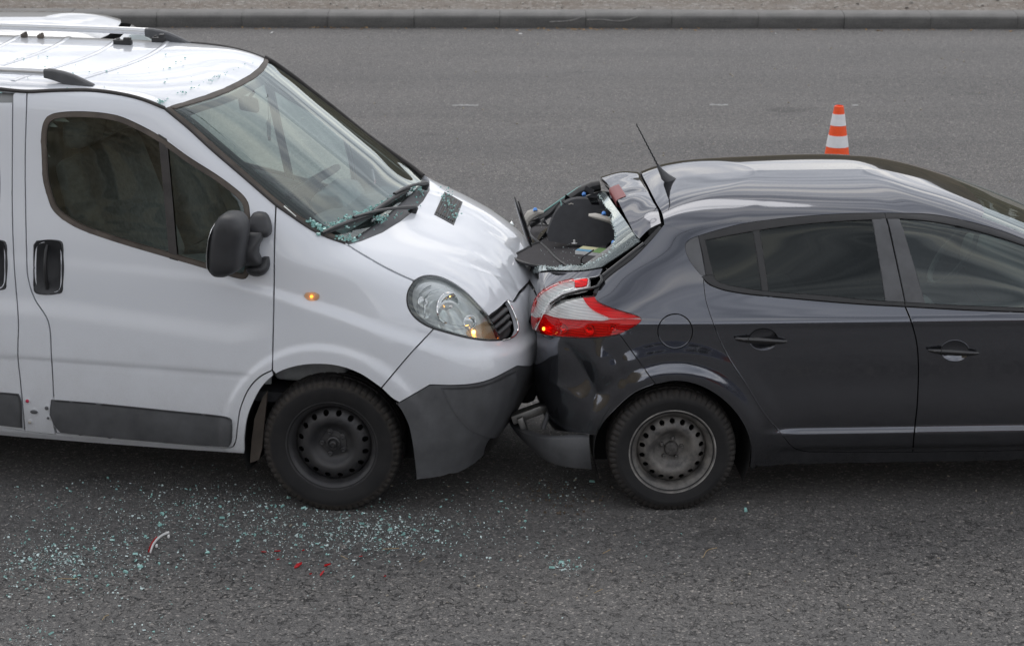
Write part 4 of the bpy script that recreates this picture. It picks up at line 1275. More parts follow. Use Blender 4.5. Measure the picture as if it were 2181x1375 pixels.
# ------------------------------------------------------------------ van cab
def van_keep(c):
    x, y, z = c
    if z < .80 and x > -.7: return False
    if z < .50 or (z < .8 and x < -2.5): return False
    if z > 1.22 and x > -.80 - .0 * z and abs(y) < .70 and x > (1.28 - z) * 1.36 - .02: return False     # screen
    if abs(y) > .70 and -1.42 < x < -.22:       # door glass
        zt = np.interp(x, [-1.42, -1.25, -1.0, -.65, -.38, -.26], [1.75, 1.84, 1.83, 1.66, 1.44, 1.28])
        zb = np.interp(x, [-1.42, -1.33, -1.0, -.4], [1.45, 1.30, 1.22, 1.10])
        if zb - .02 < z < zt + .02: return False
    if abs(y) > .70 and -2.80 < x < -1.62 and 1.25 < z < 1.86: return False
    if x > .30 and z < .98: return False
    return True
vm.shell('cab_lining', 'trim_light', van, -.035, 4, van_keep)
def ext(name, prof, y0, y1, mat, par, bevel=.02):
    bm = bmesh.new(); add_prism(bm, prof, y0, y1, lambda u, v, d: (u, d, v))
    return bm_obj(name, bm, mat, par, bevel=bevel, seg=3)
ext('dashboard', [(.02, 1.24), (-.12, 1.235), (-.30, 1.215), (-.40, 1.17), (-.42, 1.05), (-.36, .80), (-.30, .60), (.05, .60), (.06, 1.2)], -.80, .80, 'trim_grey', van, .03)
ext('instrument_hood', [(-.22, 1.22), (-.26, 1.285), (-.38, 1.29), (-.42, 1.24), (-.40, 1.18), (-.22, 1.19)], .20, .58, 'trim_grey', van, .02)
ext('cab_floor', [(.05, .55), (-3.8, .55), (-3.8, .50), (.05, .50)], -.82, .82, 'trim_dark', van, 0)
ext('bulkhead', [(-1.52, .55), (-1.50, 1.90), (-1.56, 1.90), (-1.58, .55)], -.74, .74, 'trim_grey', van, 0)
for yc_, w_ in ((.48, .52), (-.38, .86)):
    st = empty('front_seat', parent=van)
    ext('seat_base', [(-.62, .92), (-.66, 1.02), (-1.15, .97), (-1.18, .80), (-.66, .78)], yc_ - w_/2, yc_ + w_/2, 'seat_cloth', st, .05)
    ext('backrest', [(-1.10, .92), (-1.02, 1.00), (-1.24, 1.60), (-1.30, 1.64), (-1.38, 1.60), (-1.24, .92)], yc_ - w_/2 + .02, yc_ + w_/2 - .02, 'seat_cloth', st, .05)
    for hy_ in ((yc_,) if w_ < .6 else (yc_ - .2, yc_ + .2)):
        ext('headrest', [(-1.24, 1.66), (-1.22, 1.80), (-1.30, 1.83), (-1.36, 1.80), (-1.36, 1.66)], hy_ - .13, hy_ + .13, 'seat_cloth', st, .04)
stw = empty('steering_wheel', parent=van)
sc, sn_ = Vector((-.50, .40, 1.28)), Vector((-.50, 0, .86)).normalized()
bm = bmesh.new()
a_ = Vector((0, 1, 0)); b_ = sn_.cross(a_)
ringp = [sc + a_ * math.cos(t) * .195 + b_ * math.sin(t) * .195 for t in np.linspace(0, 2 * math.pi, 41)]
add_tube(bm, ringp, .017, 10, cap=False); bm_obj('wheel_rim', bm, 'trim_dark', stw)
bm = bmesh.new(); add_lathe(bm, [(.075, -.05), (.085, -.01), (.06, .012), (0, .018)], 24)
bmesh.ops.transform(bm, matrix=Matrix.Translation(sc) @ Vector((0, 1, 0)).rotation_difference(sn_).to_matrix().to_4x4(), verts=bm.verts[:]); bm_obj('wheel_boss', bm, 'trim_dark', stw)
for t in (0.1, math.pi - .1, -math.pi / 2):
    tube_obj('wheel_spoke', [sc + (a_ * math.cos(t) + b_ * math.sin(t)) * .06, sc + (a_ * math.cos(t) + b_ * math.sin(t)) * .19], [(.012, .022)] * 2, 'trim_dark', stw, 8)
tube_obj('steering_column', [sc - sn_ * .03, sc - sn_ * .30], .035, 'trim_dark', stw, 10)
# inner mirror and sun visors
mpos = on_plane(VAN, 530, 222, 1, 0.0)
rm = empty('rear_view_mirror', parent=van)
box_obj('mirror_housing', mpos, (.035, .24, .075), 'black_trim', rm, .015, Matrix.Rotation(math.radians(-14), 3, 'X') @ Matrix.Rotation(math.radians(-12), 3, 'Y'), 3)
tube_obj('mirror_stem', [mpos, mpos + Vector((.01, 0, .04)), mpos + Vector((.03, 0, .065))], .009, 'black_trim', rm, 8)
for y_ in (-.38, .38):
    box_obj('sun_visor', (-.90, y_, 1.86), (.17, .42, .02), 'trim_light', van, .008, Matrix.Rotation(math.radians(15), 3, 'Y'))
# card hanging from the mirror stem
hg = empty('air_freshener'); hg.matrix_world = VAN @ Matrix.Translation(on_plane(VAN, 573, 285, 1, .06))
tag(hg, 'small grey card hanging on a cord below the cab mirror of the white van', 'air freshener')
box_obj('card', (0, 0, .03), (.004, .055, .085), 'grey_plastic', hg, .001)
tube_obj('cord', [(0, 0, .07), (0, 0, .20)], .0015, 'black_trim', hg, 5)
box_obj('tassel', (0, .005, -.025), (.012, .02, .022), 'black_trim', hg, .004)
# papers on the dash
for q, s_ in (((800 - 152, 440 - 15), (.10, .05)),):
    p = on_plane(VAN, 645, 452, 1, -.52)
    box_obj('windscreen_sticker', vm.at((622, 445), -.012)[0], (.003, .055, .075), 'paper_white', screen, 0, Matrix.Rotation(math.radians(-52), 3, 'Y'))
ext('parking_slip', [(-.16, 1.243), (-.06, 1.248), (-.06, 1.2485), (-.16, 1.2435)], -.62, -.52, 'paper_white', van, 0)

# headliner edge light: nothing else; far door card
for s_ in (-1, 1):
    ext('door_card', [(-1.42, .60), (-.30, .60), (-.28, 1.12), (-.70, 1.17), (-1.38, 1.25)], s_ * .855, s_ * .84, 'trim_grey', near_door if s_ < 0 else far_door, 0)
# ------------------------------------------------------------------ the dark hatchback (origin under the rear axle)
CAR = vframe(3, 0.718, 10.544)
def car_rows(crushed=True):
    # z, rear points (x, y) centre -> corner, side half widths at five stations, front points corner -> centre
    S = [
     (.20, [(-.45,0),(-.45,.35),(-.43,.55),(-.38,.68),(-.20,.77)], [.80,.80,.80,.80,.80], [(3.00,.78),(3.30,.65),(3.42,.35),(3.45,0)]),
     (.36, [(-.60,0),(-.60,.35),(-.585,.55),(-.53,.70),(-.33,.81)], [.855,.862,.865,.868,.865], [(3.00,.84),(3.38,.66),(3.50,.35),(3.53,0)]),
     (.55, [(-.63,0),(-.635,.35),(-.625,.55),(-.56,.72),(-.36,.835)], [.872,.882,.888,.892,.888], [(3.02,.855),(3.38,.67),(3.50,.35),(3.53,0)]),
     (.75, [(-.65,0),(-.655,.35),(-.645,.56),(-.575,.725),(-.37,.845)], [.880,.888,.896,.900,.896], [(3.00,.85),(3.32,.67),(3.44,.35),(3.47,0)]),
     (.86, [(-.645,0),(-.65,.35),(-.635,.56),(-.56,.715),(-.36,.838)], [.878,.886,.894,.898,.895], [(2.90,.845),(3.14,.68),(3.25,.35),(3.28,0)]),
     (.935,[(-.63,0),(-.63,.35),(-.61,.555),(-.53,.70),(-.33,.825)], [.868,.878,.888,.892,.888], [(2.55,.85),(2.80,.72),(2.90,.40),(2.93,0)]),
     (1.01,[(-.60,0),(-.60,.35),(-.575,.55),(-.48,.68),(-.27,.790)], [.832,.845,.857,.862,.858], [(2.15,.83),(2.30,.74),(2.42,.40),(2.45,0)]),
     (1.08,[(-.50,0),(-.50,.35),(-.47,.54),(-.37,.66),(-.17,.755)], [.798,.815,.828,.833,.830], [(1.95,.80),(2.12,.735),(2.25,.40),(2.28,0)]),
     (1.17,[(-.37,0),(-.365,.35),(-.335,.53),(-.25,.62),(-.06,.71)], [.742,.765,.783,.790,.788], [(1.75,.765),(1.92,.70),(2.04,.40),(2.07,0)]),
     (1.27,[(-.22,0),(-.215,.35),(-.185,.51),(-.10,.58),(.08,.65)], [.675,.705,.728,.738,.735], [(1.52,.715),(1.68,.66),(1.79,.38),(1.82,0)]),
     (1.35,[(-.08,0),(-.075,.35),(-.05,.50),(.04,.55),(.20,.605)], [.625,.652,.680,.692,.690], [(1.30,.670),(1.46,.615),(1.57,.36),(1.60,0)]),
     (1.40,[(.02,0),(.03,.33),(.06,.46),(.13,.505),(.30,.55)], [.570,.600,.628,.640,.632], [(1.15,.605),(1.30,.555),(1.41,.33),(1.44,0)]),
     (1.435,[(.15,0),(.16,.30),(.19,.40),(.25,.44),(.40,.48)], [.495,.515,.535,.540,.530], [(1.08,.50),(1.18,.46),(1.26,.28),(1.29,0)]),
     (1.46, [(.35,0),(.36,.20),(.38,.27),(.42,.29),(.50,.31)], [.32,.33,.335,.335,.33], [(1.02,.32),(1.08,.29),(1.13,.18),(1.15,0)]),
     (1.468,[(.50,0),(.51,0),(.52,0),(.54,0),(.58,0)], [0,0,0,0,0], [(.98,0),(1.0,0),(1.02,0),(1.03,0)]),
    ]
    rows = []
    for z, re, sw, fr in S:
        a, b = re[-1][0], fr[0][0]
        r = [(x, y, z) for x, y in re]
        for t, w in zip((.14, .32, .52, .70, .87), sw): r.append((a + (b - a) * t, w, z))
        r += [(x, y, z) for x, y in fr]
        rows.append(r)
    return rows
def car_disp(V, N):
    x, y, z = V[:, 0], np.abs(V[:, 1]), V[:, 2]
    side = sstep(.3, .75, np.abs(N[:, 1]))
    d = np.zeros(len(V))
    for cx_ in (0.0, 2.641):
        r = np.hypot(x - cx_, z - .30)
        d += .020 * sstep(.46, .385, r) * side * (z > .12) + .010 * sstep(.56, .48, r) * side
    # character line: crisp shoulder
    d += .007 * np.exp(-((z - .930) / .018) ** 2) * side * np.interp(x, [-.5, -.2, 2.4, 2.8], [0, 1, 1, 0])
    # waist hollow below it, swell lower down
    d -= .010 * np.exp(-((z - .64) / .10) ** 2) * side * np.interp(x, [.25, .6, 2.1, 2.4], [0, 1, 1, 0])
    # moulded ledge along the foot of the doors
    d += .022 * sstep(.402, .388, z) * sstep(.27, .33, z) * side * np.interp(x, [.42, .60, 2.1, 2.2], [0, 1, 1, 0])
    # dents: bumper corner pushed in
    dents = .020 * np.exp(-(((x + .44) / .09) ** 2 + ((z - .66) / .13) ** 2)) + .012 * np.exp(-(((x + .30) / .06) ** 2 + ((z - .58) / .10) ** 2))
    dents -= .012 * np.exp(-(((x + .36) / .05) ** 2 + ((z - .72) / .08) ** 2))
    for xa, za, xb, zb, amp_ in ((-.50, .80, -.36, .58, .012), (-.36, .58, -.40, .42, .010), (-.30, .80, -.22, .62, .008), (-.56, .60, -.44, .55, -.008)):
        dx, dz = xb - xa, zb - za; t_ = np.clip(((x - xa) * dx + (z - za) * dz) / (dx * dx + dz * dz), 0, 1)
        d -= amp_ * np.exp(-np.hypot(x - xa - t_ * dx, z - za - t_ * dz) / .020) * (N[:, 1] < 0.1) * (x < -.12)
    d -= 1.5 * dents * (N[:, 1] < 0.2)
    return N * d[:, None]
km = Mould(car_rows(), CAR, 420, 300, 45, car_disp)
car = empty('hatchback_car'); car.matrix_world = CAR
tag(car, 'dark grey hatchback with smashed rear window, struck from behind by the van', 'car')
Q = km.pts
r_gap = crv((1497, 588), (1500, 620), (1503, 640), (1525, 705), (1551, 761), (1590, 821), (1628, 882), (1663, 923), (1684, 948), (1697, 957), (1723, 962))
low_gap = crv((1723, 962), (1844, 963), (1944, 962.5))
low_gap2 = crv((1944, 962.5), (2060, 961), (2185, 959))
m_gap_lo = crv((1928, 652), (1939, 679), (1952, 726), (1956, 769), (1954, 856), (1947.5, 920), (1944, 962.5))
m_gap_up = crv((1884, 454), (1889, 465.5), (1902, 509), (1916, 582), (1928, 652))
roof_line = crv((1487, 502), (1530, 489), (1582, 476), (1691, 462), (1800, 454.5), (1884, 453))
roof_line2 = crv((1884, 453), (1982, 456), (2054, 469), (2127, 489), (2185, 511))
belt = crv((1494, 589), (1509, 603.5), (1534, 614.5), (1582, 624), (1691, 635), (1836, 647), (1928, 652))
belt2 = crv((1928, 652), (2054, 659), (2185, 664))
c_arch = crv((1272, 927), (1287, 899), (1318, 864), (1352, 836), (1397, 817))
c_arch2 = crv((1397, 817), (1438, 810), (1482, 817), (1525, 838), (1564, 873), (1589, 912), (1600, 951), (1598, 996))
bump_seam = crv((1320, 711), (1345, 745), (1397, 817))
lampq_top = crv((1266, 628), (1269, 637), (1278, 644), (1302, 654), (1330, 663), (1355, 670), (1366, 677))
lampq_bot = crv((1366, 677), (1367, 681), (1355, 693), (1337, 703), (1320, 711))
lampq_bot2 = crv((1320, 711), (1293, 716), (1250, 719), (1215, 718), (1180, 715), (1160, 712), (1142, 706))
hatch_gap = crv((1415, 478), (1395, 503), (1350, 550), (1300, 588), (1280, 608), (1270, 630))
trim_rear = crv((1487, 502), (1473, 507), (1460, 518), (1460, 534), (1469, 556), (1494, 588))

# doors (lower skins); the upper frames are trim
def hcup(cx_, cy_, k=1.0):
    return crv(*[(cx_ + 30 * k * math.cos(a), cy_ + 22 * k * math.sin(a)) for a in np.linspace(0, 2 * math.pi, 13)[:-1]], closed=True, step=3)
rd, rdf = km.panel('rear_door', Q(r_gap + low_gap[1:] + m_gap_lo[::-1][1:] + belt[::-1][1:]), SIDE, 'dark_paint', car, mirror=True, res=.013, gap=.003, thick=.03, holes=[Q(hcup(1626, 722, .97))])
fd_tail = Q([('s', 2.02, .30), ('s', 2.10, .45), ('s', 2.12, .75), ('s', 2.10, 1.0)])
fd, fdf = km.panel('front_door', np.concatenate([Q(m_gap_lo + low_gap2[1:]), fd_tail, Q(belt2[::-1])]), SIDE, 'dark_paint', car, mirror=True, res=.013, gap=.003, thick=.03, holes=[Q(hcup(2034, 747, .97))])
tag(fd, 'dark grey front door')
# window bands and trim
mould_in_top = crv((1502, 511), (1603, 492.5), (1700, 479), (1800, 471), (1854, 467))
def band(par, mirr, name, poly, mat, **k):
    kw = dict(gap=0, off=.001, thick=.012, res=.015, edge=.004, drop=.003, tilt=.9); kw.update(k)
    return km.panel(name, Q(poly) if not isinstance(poly, np.ndarray) else poly, SIDE, mat, par, mirror=mirr, **kw)
band(rd, rdf, 'window_frame', roof_line + crv((1884, 453), (1886, 465)) + crv((1886, 465.5), (1854, 467), (1800, 470), (1700, 478), (1603, 492), (1502, 511)) + crv((1502, 511), (1510, 545), (1520, 586)) + [(1503, 586)] + crv((1503, 586), (1497, 545), (1487, 502)), 'black_trim')
band(rd, rdf, 'corner_trim', trim_rear + crv((1494, 588), (1503, 586)) + crv((1503, 586), (1495, 540), (1487, 502)), 'black_plastic', off=.0)
band(rd, rdf, 'belt_moulding', belt + crv((1928, 652), (1926, 643)) + crv((1926, 643), (1836, 637), (1764, 629), (1636, 620), (1574, 611), (1538, 603.5), (1524, 594), (1520, 586), (1500, 587)), 'black_trim', off=.004)
band(rd, rdf, 'quarter_glass', [(1500, 508), (1606, 490), (1628, 622), (1574, 613), (1536, 605), (1522, 596), (1517, 584)], 'glass_tint', off=-.006, thick=0, edge=0)
band(rd, rdf, 'window_divider', [(1603, 491), (1618, 489), (1638, 622), (1623, 620)], 'black_trim', off=-.001)
band(rd, rdf, 'window_glass', crv((1616, 489), (1700, 477), (1800, 469), (1857, 465)) + crv((1857, 465), (1888, 642)) + crv((1888, 642), (1764, 632), (1634, 622)), 'glass_tint', off=-.006, thick=0, edge=0)
band(rd, rdf, 'pillar_trim', [(1857, 466), (1887, 465), (1927, 643), (1886, 641)], 'black_plastic', off=.0)
fr_roof = roof_line2
a_in = Q([('s', 1.70, 1.245), ('s', 1.95, 1.12)]); 
band(fd, fdf, 'window_frame', np.concatenate([Q(fr_roof), Q([('s', 1.80, 1.205), ('s', 2.03, 1.085), ('s', 2.0, 1.075), ('s', 1.78, 1.185)]), Q(crv((2185, 523), (2127, 504), (2054, 484), (1982, 470), (1918, 465), (1886, 465)))]), 'black_trim')
band(fd, fdf, 'belt_moulding', np.concatenate([Q(belt2), Q([('s', 2.05, 1.0), ('s', 2.05, 1.02)]), Q(crv((2185, 655), (2054, 650), (1970, 645.5), (1927, 643)))]), 'black_trim', off=.004)
band(fd, fdf, 'pillar_trim', [(1890, 465), (1916, 465), (1971, 646), (1929, 644)], 'black_plastic', off=.0)
band(fd, fdf, 'window_glass', np.concatenate([Q(crv((1914, 464), (1982, 469), (2054, 483), (2127, 503), (2185, 522))), Q([('s', 1.79, 1.19), ('s', 2.03, 1.08), ('s', 2.04, 1.01)]), Q(crv((2185, 657), (2054, 652), (1968, 647)))]), 'glass_side', off=-.006, thick=0, edge=0)
# handles
def car_handle(par, mirr, c, bar):
    (cx_, cy_), (x0, y0, x1, y1) = c, bar
    def bowl(Pp, Nn):
        m_ = Pp.mean(0); r = np.hypot((Pp[:, 0] - m_[0]) / .066, (Pp[:, 2] - m_[2]) / .05)
        dep = np.clip(1 - r * r, 0, 1)
        n2 = Nn.copy(); n2[:, 0] += -(Pp[:, 0] - m_[0]) * 9; n2[:, 2] += -(Pp[:, 2] - m_[2]) * 12
        n2 /= np.linalg.norm(n2, axis=1)[:, None]
        return Pp - Nn * (.020 * dep)[:, None], n2
    o = hcup(cx_, cy_)
    km.panel('handle_cup', Q(o), SIDE, 'dark_paint', par, mirror=mirr, post=bowl, gap=0, off=.0, thick=0, res=.008, edge=0)
    n = 14; path = []; rad = []
    for t in np.linspace(0, 1, n):
        lift = .014 + .020 * math.sin(math.pi * t) ** .5
        path.append(km.at((x0 + (x1 - x0) * t, y0 + (y1 - y0) * t), lift)[0])
        rad.append((.0145 * (math.sin(math.pi * (t * .94 + .03)) ** .35), .010))
    for s_, pr in ((1, par), (-1, mirr)):
        tube_obj('door_handle', [(p.x, p.y * s_, p.z) for p in path], rad, 'black_gloss', pr, 12)
        k = path[2]
        tube_obj('handle_seam', [(path[3].x, path[3].y * s_, path[3].z), (path[3].x + .003, path[3].y * s_, path[3].z)], [(.0155, .0112)] * 2, 'dark_inner', pr, 12)
car_handle(rd, rdf, (1626, 722), (1566, 719, 1673, 725))
car_handle(fd, fdf, (2034, 747), (1976, 743, 2081, 749))
qp_low = Q(crv((1598, 996), (1700, 994.5), (1850, 991.5), (2000, 988.5), (2185, 985)))
qp_end = Q([('s', 2.10, .205), ('s', 2.12, .28)])
# quarter panel with sill: from the hatch gap round the arch to the rocker
quarter = np.concatenate([Q(hatch_gap), Q(lampq_top)[1:], Q(lampq_bot)[1:], Q(bump_seam)[1:], Q(c_arch2)[1:], qp_low[1:], qp_end, Q(low_gap2[::-1]), Q(low_gap[::-1])[1:], Q(r_gap[::-1])[1:], Q(trim_rear[::-1])[1:], Q(crv((1487, 494), (1450, 482), (1422, 472)))])
fuel = crv(*[(1438 + 38 * math.cos(a), 705 + 38 * math.sin(a)) for a in np.linspace(0, 2 * math.pi, 17)[:-1]], closed=True, step=4)
qn, qf = km.panel('quarter_panel', quarter, (0, .97, -.25), 'dark_paint', car, mirror=True, holes=[Q(fuel)], gap=0, edge=0, res=.013, thick=.02)
km.panel('fuel_flap', Q(fuel), SIDE, 'dark_paint', qn, gap=.004, res=.012, thick=.01)
# roof
rl_all = roof_line + roof_line2[1:]
seam = crv((1487, 502), (1450, 490), (1415, 478))
roof_rear = Q([('t', -.022, -.50), ('t', -.03, -.3), ('t', -.03, 0)])
a_post = Q([('s', 1.80, 1.205), ('s', 2.02, 1.09), ('s', 2.10, 1.05)])
scr_top = Q([('t', 1.50, -.565), ('t', 1.545, -.45), ('t', 1.575, -.25), ('t', 1.585, 0)])
scr_side = Q([('t', 2.22, -.685), ('t', 2.0, -.655), ('t', 1.75, -.61)])
rf_half = np.concatenate([roof_rear[::-1], Q(seam[::-1]), Q(rl_all)[1:], a_post, scr_side, scr_top])
rf_poly = np.concatenate([rf_half, (rf_half[1:-1] * (1, -1, 1))[::-1]])
km.panel('roof', rf_poly, (0, 0, -1), 'dark_paint', car, gap=0, edge=0, off=.0006, res=.016, thick=.012)
# windscreen, bonnet, front: seen at most edge-on
ws_lo = Q([('t', 2.24, -.70), ('t', 2.36, -.45), ('t', 2.41, -.2), ('t', 2.42, 0)])
ws_half = np.concatenate([scr_top[::-1], scr_side[::-1], ws_lo])
km.panel('windscreen', np.concatenate([ws_half, (ws_half[1:-1] * (1, -1, 1))[::-1]]), (-.5, 0, -.87), 'glass_screen', car, gap=0, off=-.002, thick=0, res=.04, edge=0)
wing = np.concatenate([Q([('s', 2.13, .78), ('s', 2.13, 1.01), ('s', 2.5, .93), ('s', 2.95, .84), ('s', 3.15, .76), ('s', 3.10, .35)]), Q([('s', 2.641 + .375 * math.cos(a), .30 + .375 * math.sin(a)) for a in np.linspace(math.radians(10), math.radians(170), 20)]), Q([('s', 2.14, .30)])])
km.panel('front_wing', wing, SIDE, 'dark_paint', car, mirror=True, res=.03)
bh = np.concatenate([ws_lo[::-1], Q([('t', 2.3, -.73), ('t', 2.6, -.80), ('t', 2.95, -.77), ('t', 3.2, -.62), ('t', 3.33, -.35), ('t', 3.36, 0)])])
km.panel('bonnet', np.concatenate([bh, (bh[1:-1] * (1, -1, 1))[::-1]]), (-.15, 0, -1), 'dark_paint', car, res=.04)
fbp = np.concatenate([Q([('f', 0, .22), ('f', -.6, .22)]), Q([('s', 3.02, .35), ('s', 3.05, .74)]), Q([('f', -.6, .80), ('f', 0, .82)])])
km.panel('front_bumper', fbp, (-.85, .5, 0), 'dark_paint', car, mirror=True, res=.03, gap=.001)

# rear bumper corner
RB = (.70, .71, 0)
rb_half = np.concatenate([Q(lampq_bot2), Q(crv((1142, 706), (1142, 721), (1143, 747), (1136, 781))), Q([('b', -.30, .72), ('b', 0, .72), ('b', 0, .40), ('b', -.3, .395)]), Q(crv((1157, 908), (1177, 915), (1210, 920), (1247, 924), (1272, 927)) + c_arch[1:]), Q(bump_seam[::-1])[1:]])
bn, bf = km.panel('rear_bumper', rb_half, RB, 'dark_paint', car, mirror=True, res=.012, gap=.002, thick=.015)
# tail lamp on the body
TL = (.55, .82, -.1)
def lampset(sg):
    tl = empty('tail_lamp', parent=car)
    def put(name, mat, par, poly, mirror_=None, **k):
        kw = dict(gap=0, res=.008, thick=.012, off=.004, edge=.004, drop=.003)
        kw.update(k)
        v, f, n = km.mesh(Q(poly), TL, **kw)
        if sg < 0: v, f, n = v * (1, -1, 1), [t[::-1] for t in f], n * (1, -1, 1)
        return link(name, mesh_of(name, v, f, True, n), mat, par)
    whole = crv((1142, 704), (1150, 684), (1160, 664), (1178, 650), (1205, 638), (1238, 630)) + crv((1238, 630), (1266, 628)) + lampq_top[1:] + lampq_bot[1:] + lampq_bot2[1:-1]
    put('lamp_housing', 'lamp_silver_ribbed', tl, whole, off=-.014, thick=.03)
    red_lo = crv((1142, 704), (1150, 685), (1158, 668)) + crv((1158, 668), (1180, 675), (1215, 680), (1250, 682), (1285, 683), (1300, 680)) + crv((1300, 680), (1330, 679), (1364, 680)) + lampq_bot[2:] + lampq_bot2[1:-1]
    red_up = crv((1240, 631), (1250, 648), (1266, 662), (1290, 673), (1301, 678)) + crv((1301, 678), (1332, 677.5), (1363, 677)) + crv((1363, 675), (1330, 664), (1302, 655), (1278, 645), (1268, 636), (1265, 629))
    clear = crv((1159, 667), (1178, 651), (1205, 639), (1237, 631)) + crv((1238, 632), (1249, 649), (1265, 663), (1290, 675), (1299, 678)) + crv((1299, 679), (1285, 682), (1250, 681), (1215, 679), (1180, 674), (1159, 667))
    put('red_lens', 'lens_red', tl, red_lo)
    put('upper_red_lens', 'lens_red_bright', tl, red_up)
    put('clear_lens', 'lens_white', tl, clear)
    if sg > 0:
        for a, b in (((1200, 700), .022), ((1255, 702), .026), ((1305, 697), .018)):
            p, n = km.at(a, -.006)
            bm = bmesh.new()
            add_lathe(bm, [(b, .008), (b * .8, 0), (b * .4, -.004), (0, -.004)], 20)
            bmesh.ops.transform(bm, matrix=Matrix.Translation(p) @ Vector((0, 1, 0)).rotation_difference(n).to_matrix().to_4x4(), verts=bm.verts[:])
            bm_obj('reflector', bm, 'chrome', tl)
    p, n = km.at((1160, 700), .004)
    bm = bmesh.new(); bmesh.ops.create_icosphere(bm, subdivisions=2, radius=.009)
    bmesh.ops.transform(bm, matrix=Matrix.Translation((p.x, p.y * sg, p.z)), verts=bm.verts[:])
    bm_obj('lamp_bulb', bm, 'bulb_warm', tl)
    return tl
lampset(1); lampset(-1)
# ------------------------------------------------------------------ hatchback: wheels, wrecked tail, cabin
for x_ in (0.0, 2.641):
    for s_ in (-1, 1):
        wheel(car, (x_, s_ * .776, .296), s_, .308, .186, .2055, 18, ('tyre_plain', 'rim_dusty'), CAR_HUB)
arch_liner(car, 0, .30, .375, .865, .52, -25, 205); arch_liner(car, 2.641, .30, .375, .865, .52, -25, 205)
box_obj('underbody', (1.32, 0, .29), (1.85, 1.50, .10), 'underbody', car, .03)
box_obj('rear_underbody', (-.40, 0, .40), (.32, 1.15, .12), 'underbody', car, .03)
box_obj('bumper_filler', (-.50, .06, .52), (.14, 1.20, .36), 'underbody', car, .03)  # dark block added inside the tail to close off the bright gap

# roof spoiler, buckled
fe = np.array([(-.030, -.535, 1.330), (-.031, -.42, 1.362), (-.036, -.25, 1.372), (-.036, 0, 1.374), (-.036, .25, 1.374), (-.031, .42, 1.366), (-.030, .53, 1.335)])
fe[:, 2] = [km.cast((p[0] + .01, np.clip(p[1], -.5, .5), 5), (0, 0, -1))[0][2] for p in fe]
fe[0, 2] -= .022; fe[-1, 2] -= .022
re_ = np.array([(-.150, -.540, 1.248), (-.172, -.43, 1.300), (-.193, -.25, 1.335), (-.205, 0, 1.352), (-.218, .25, 1.352), (-.236, .46, 1.340), (-.20, .54, 1.285)])
tt = np.linspace(0, 1, 7); tq = np.linspace(0, 1, 56)
fe, re_ = pchip(tt, fe, tq), pchip(tt, re_, tq)
ng = 18; V, Fc = [], []
for i in range(56):
    for j in range(ng + 3):
        s_ = min(1, j / (ng - 1))
        p = fe[i] * (1 - s_) + re_[i] * s_
        p = p + np.array([0, 0, .014 * math.sin(math.pi * s_)])
        yv = p[1]
        p[2] += math.sin(math.pi * s_) * (.002 * math.sin(yv * 13 + s_ * 4) - .006 * math.exp(-((yv + .05) / .05) ** 2) + .0006 * math.sin(yv * 31 + 2))
        if j == 0: p = p + np.array([.002, 0, -.012])
        if j == ng: p = p + np.array([.006, 0, -.020])
        if j == ng + 1: p = p + np.array([.020, 0, -.036])
        if j == ng + 2: p = p + np.array([.07, 0, -.038])
        V.append(p)
W = ng + 3
for i in range(55):
    for j in range(W - 1): Fc.append((i*W+j, i*W+j+1, (i+1)*W+j+1, (i+1)*W+j))
bm = bmesh.new(); bm.from_mesh(mesh_of('x', V, Fc)); 
spoil = bm_obj('roof_spoiler', bm, 'dark_paint', car, angle=45)
sidx = lambda yv: int(np.argmin(np.abs(re_[:, 1] - yv)))
# high brake lamp let into its trailing edge
V, Fc = [], []
ids = list(range(sidx(-.10), sidx(.15) + 1))
for i in ids:
    p = re_[i]; d_ = (fe[i] - re_[i]); d_ /= np.linalg.norm(d_)
    for a, z in ((.045, .017), (.02, .013), (.0, .006), (-.006, -.004), (.0, -.030), (.02, -.034)): V.append(p + d_ * a + np.array([-.002, 0, z - .006]))
for k in range(len(ids) - 1):
    for j in range(5): Fc.append((k*6+j, k*6+j+1, (k+1)*6+j+1, (k+1)*6+j))
bm = bmesh.new(); bm.from_mesh(mesh_of('x', V, Fc)); bm_obj('brake_lamp', bm, 'lens_dull_red', spoil)

# tailgate below the window, with the glass still hanging round the opening
GD = (.80, .50, -.33)
tg = np.concatenate([Q(crv((1137, 583), (1170, 580), (1237, 579), (1284, 572)) + crv((1284, 572), (1276, 588), (1258, 592)) + crv((1254, 593), (1210, 598), (1170, 613), (1147, 630), (1134, 650))), Q([('b', -.42, .86), ('b', -.3, .74), ('b', 0, .74), ('b', 0, 1.02), ('b', -.25, 1.02)])])
tgate, tgate2 = km.panel('tailgate', tg, GD, 'dark_paint', car, mirror=True, gap=.001, res=.016, thick=.015, off=.004)
cr_in = [(1268, 406), (1272, 412), (1278, 420), (1284, 428), (1289, 439), (1298, 450), (1306, 464), (1304, 474), (1308, 483), (1311, 494), (1314, 505), (1308, 516), (1309, 527), (1300, 536), (1297, 543), (1289, 547), (1278, 551), (1272, 557), (1259, 560), (1250, 566), (1237, 569), (1220, 567), (1200, 569), (1185, 571), (1170, 570), (1155, 568), (1140, 571)]
jag = []
for i, q in enumerate(cr_in):
    jag.append(q)
    if i < len(cr_in) - 1:
        b_ = cr_in[i + 1]
        for t in (.33, .66): jag.append((q[0] + (b_[0] - q[0]) * t + random.uniform(-2, 2), q[1] + (b_[1] - q[1]) * t + random.uniform(-2, 2)))
cr_out = crv((1137, 581), (1170, 577), (1237, 577), (1281, 570)) + crv((1281, 570), (1336, 534), (1364, 514)) + crv((1358, 510), (1335, 475), (1310, 440), (1282, 402), (1268, 394))
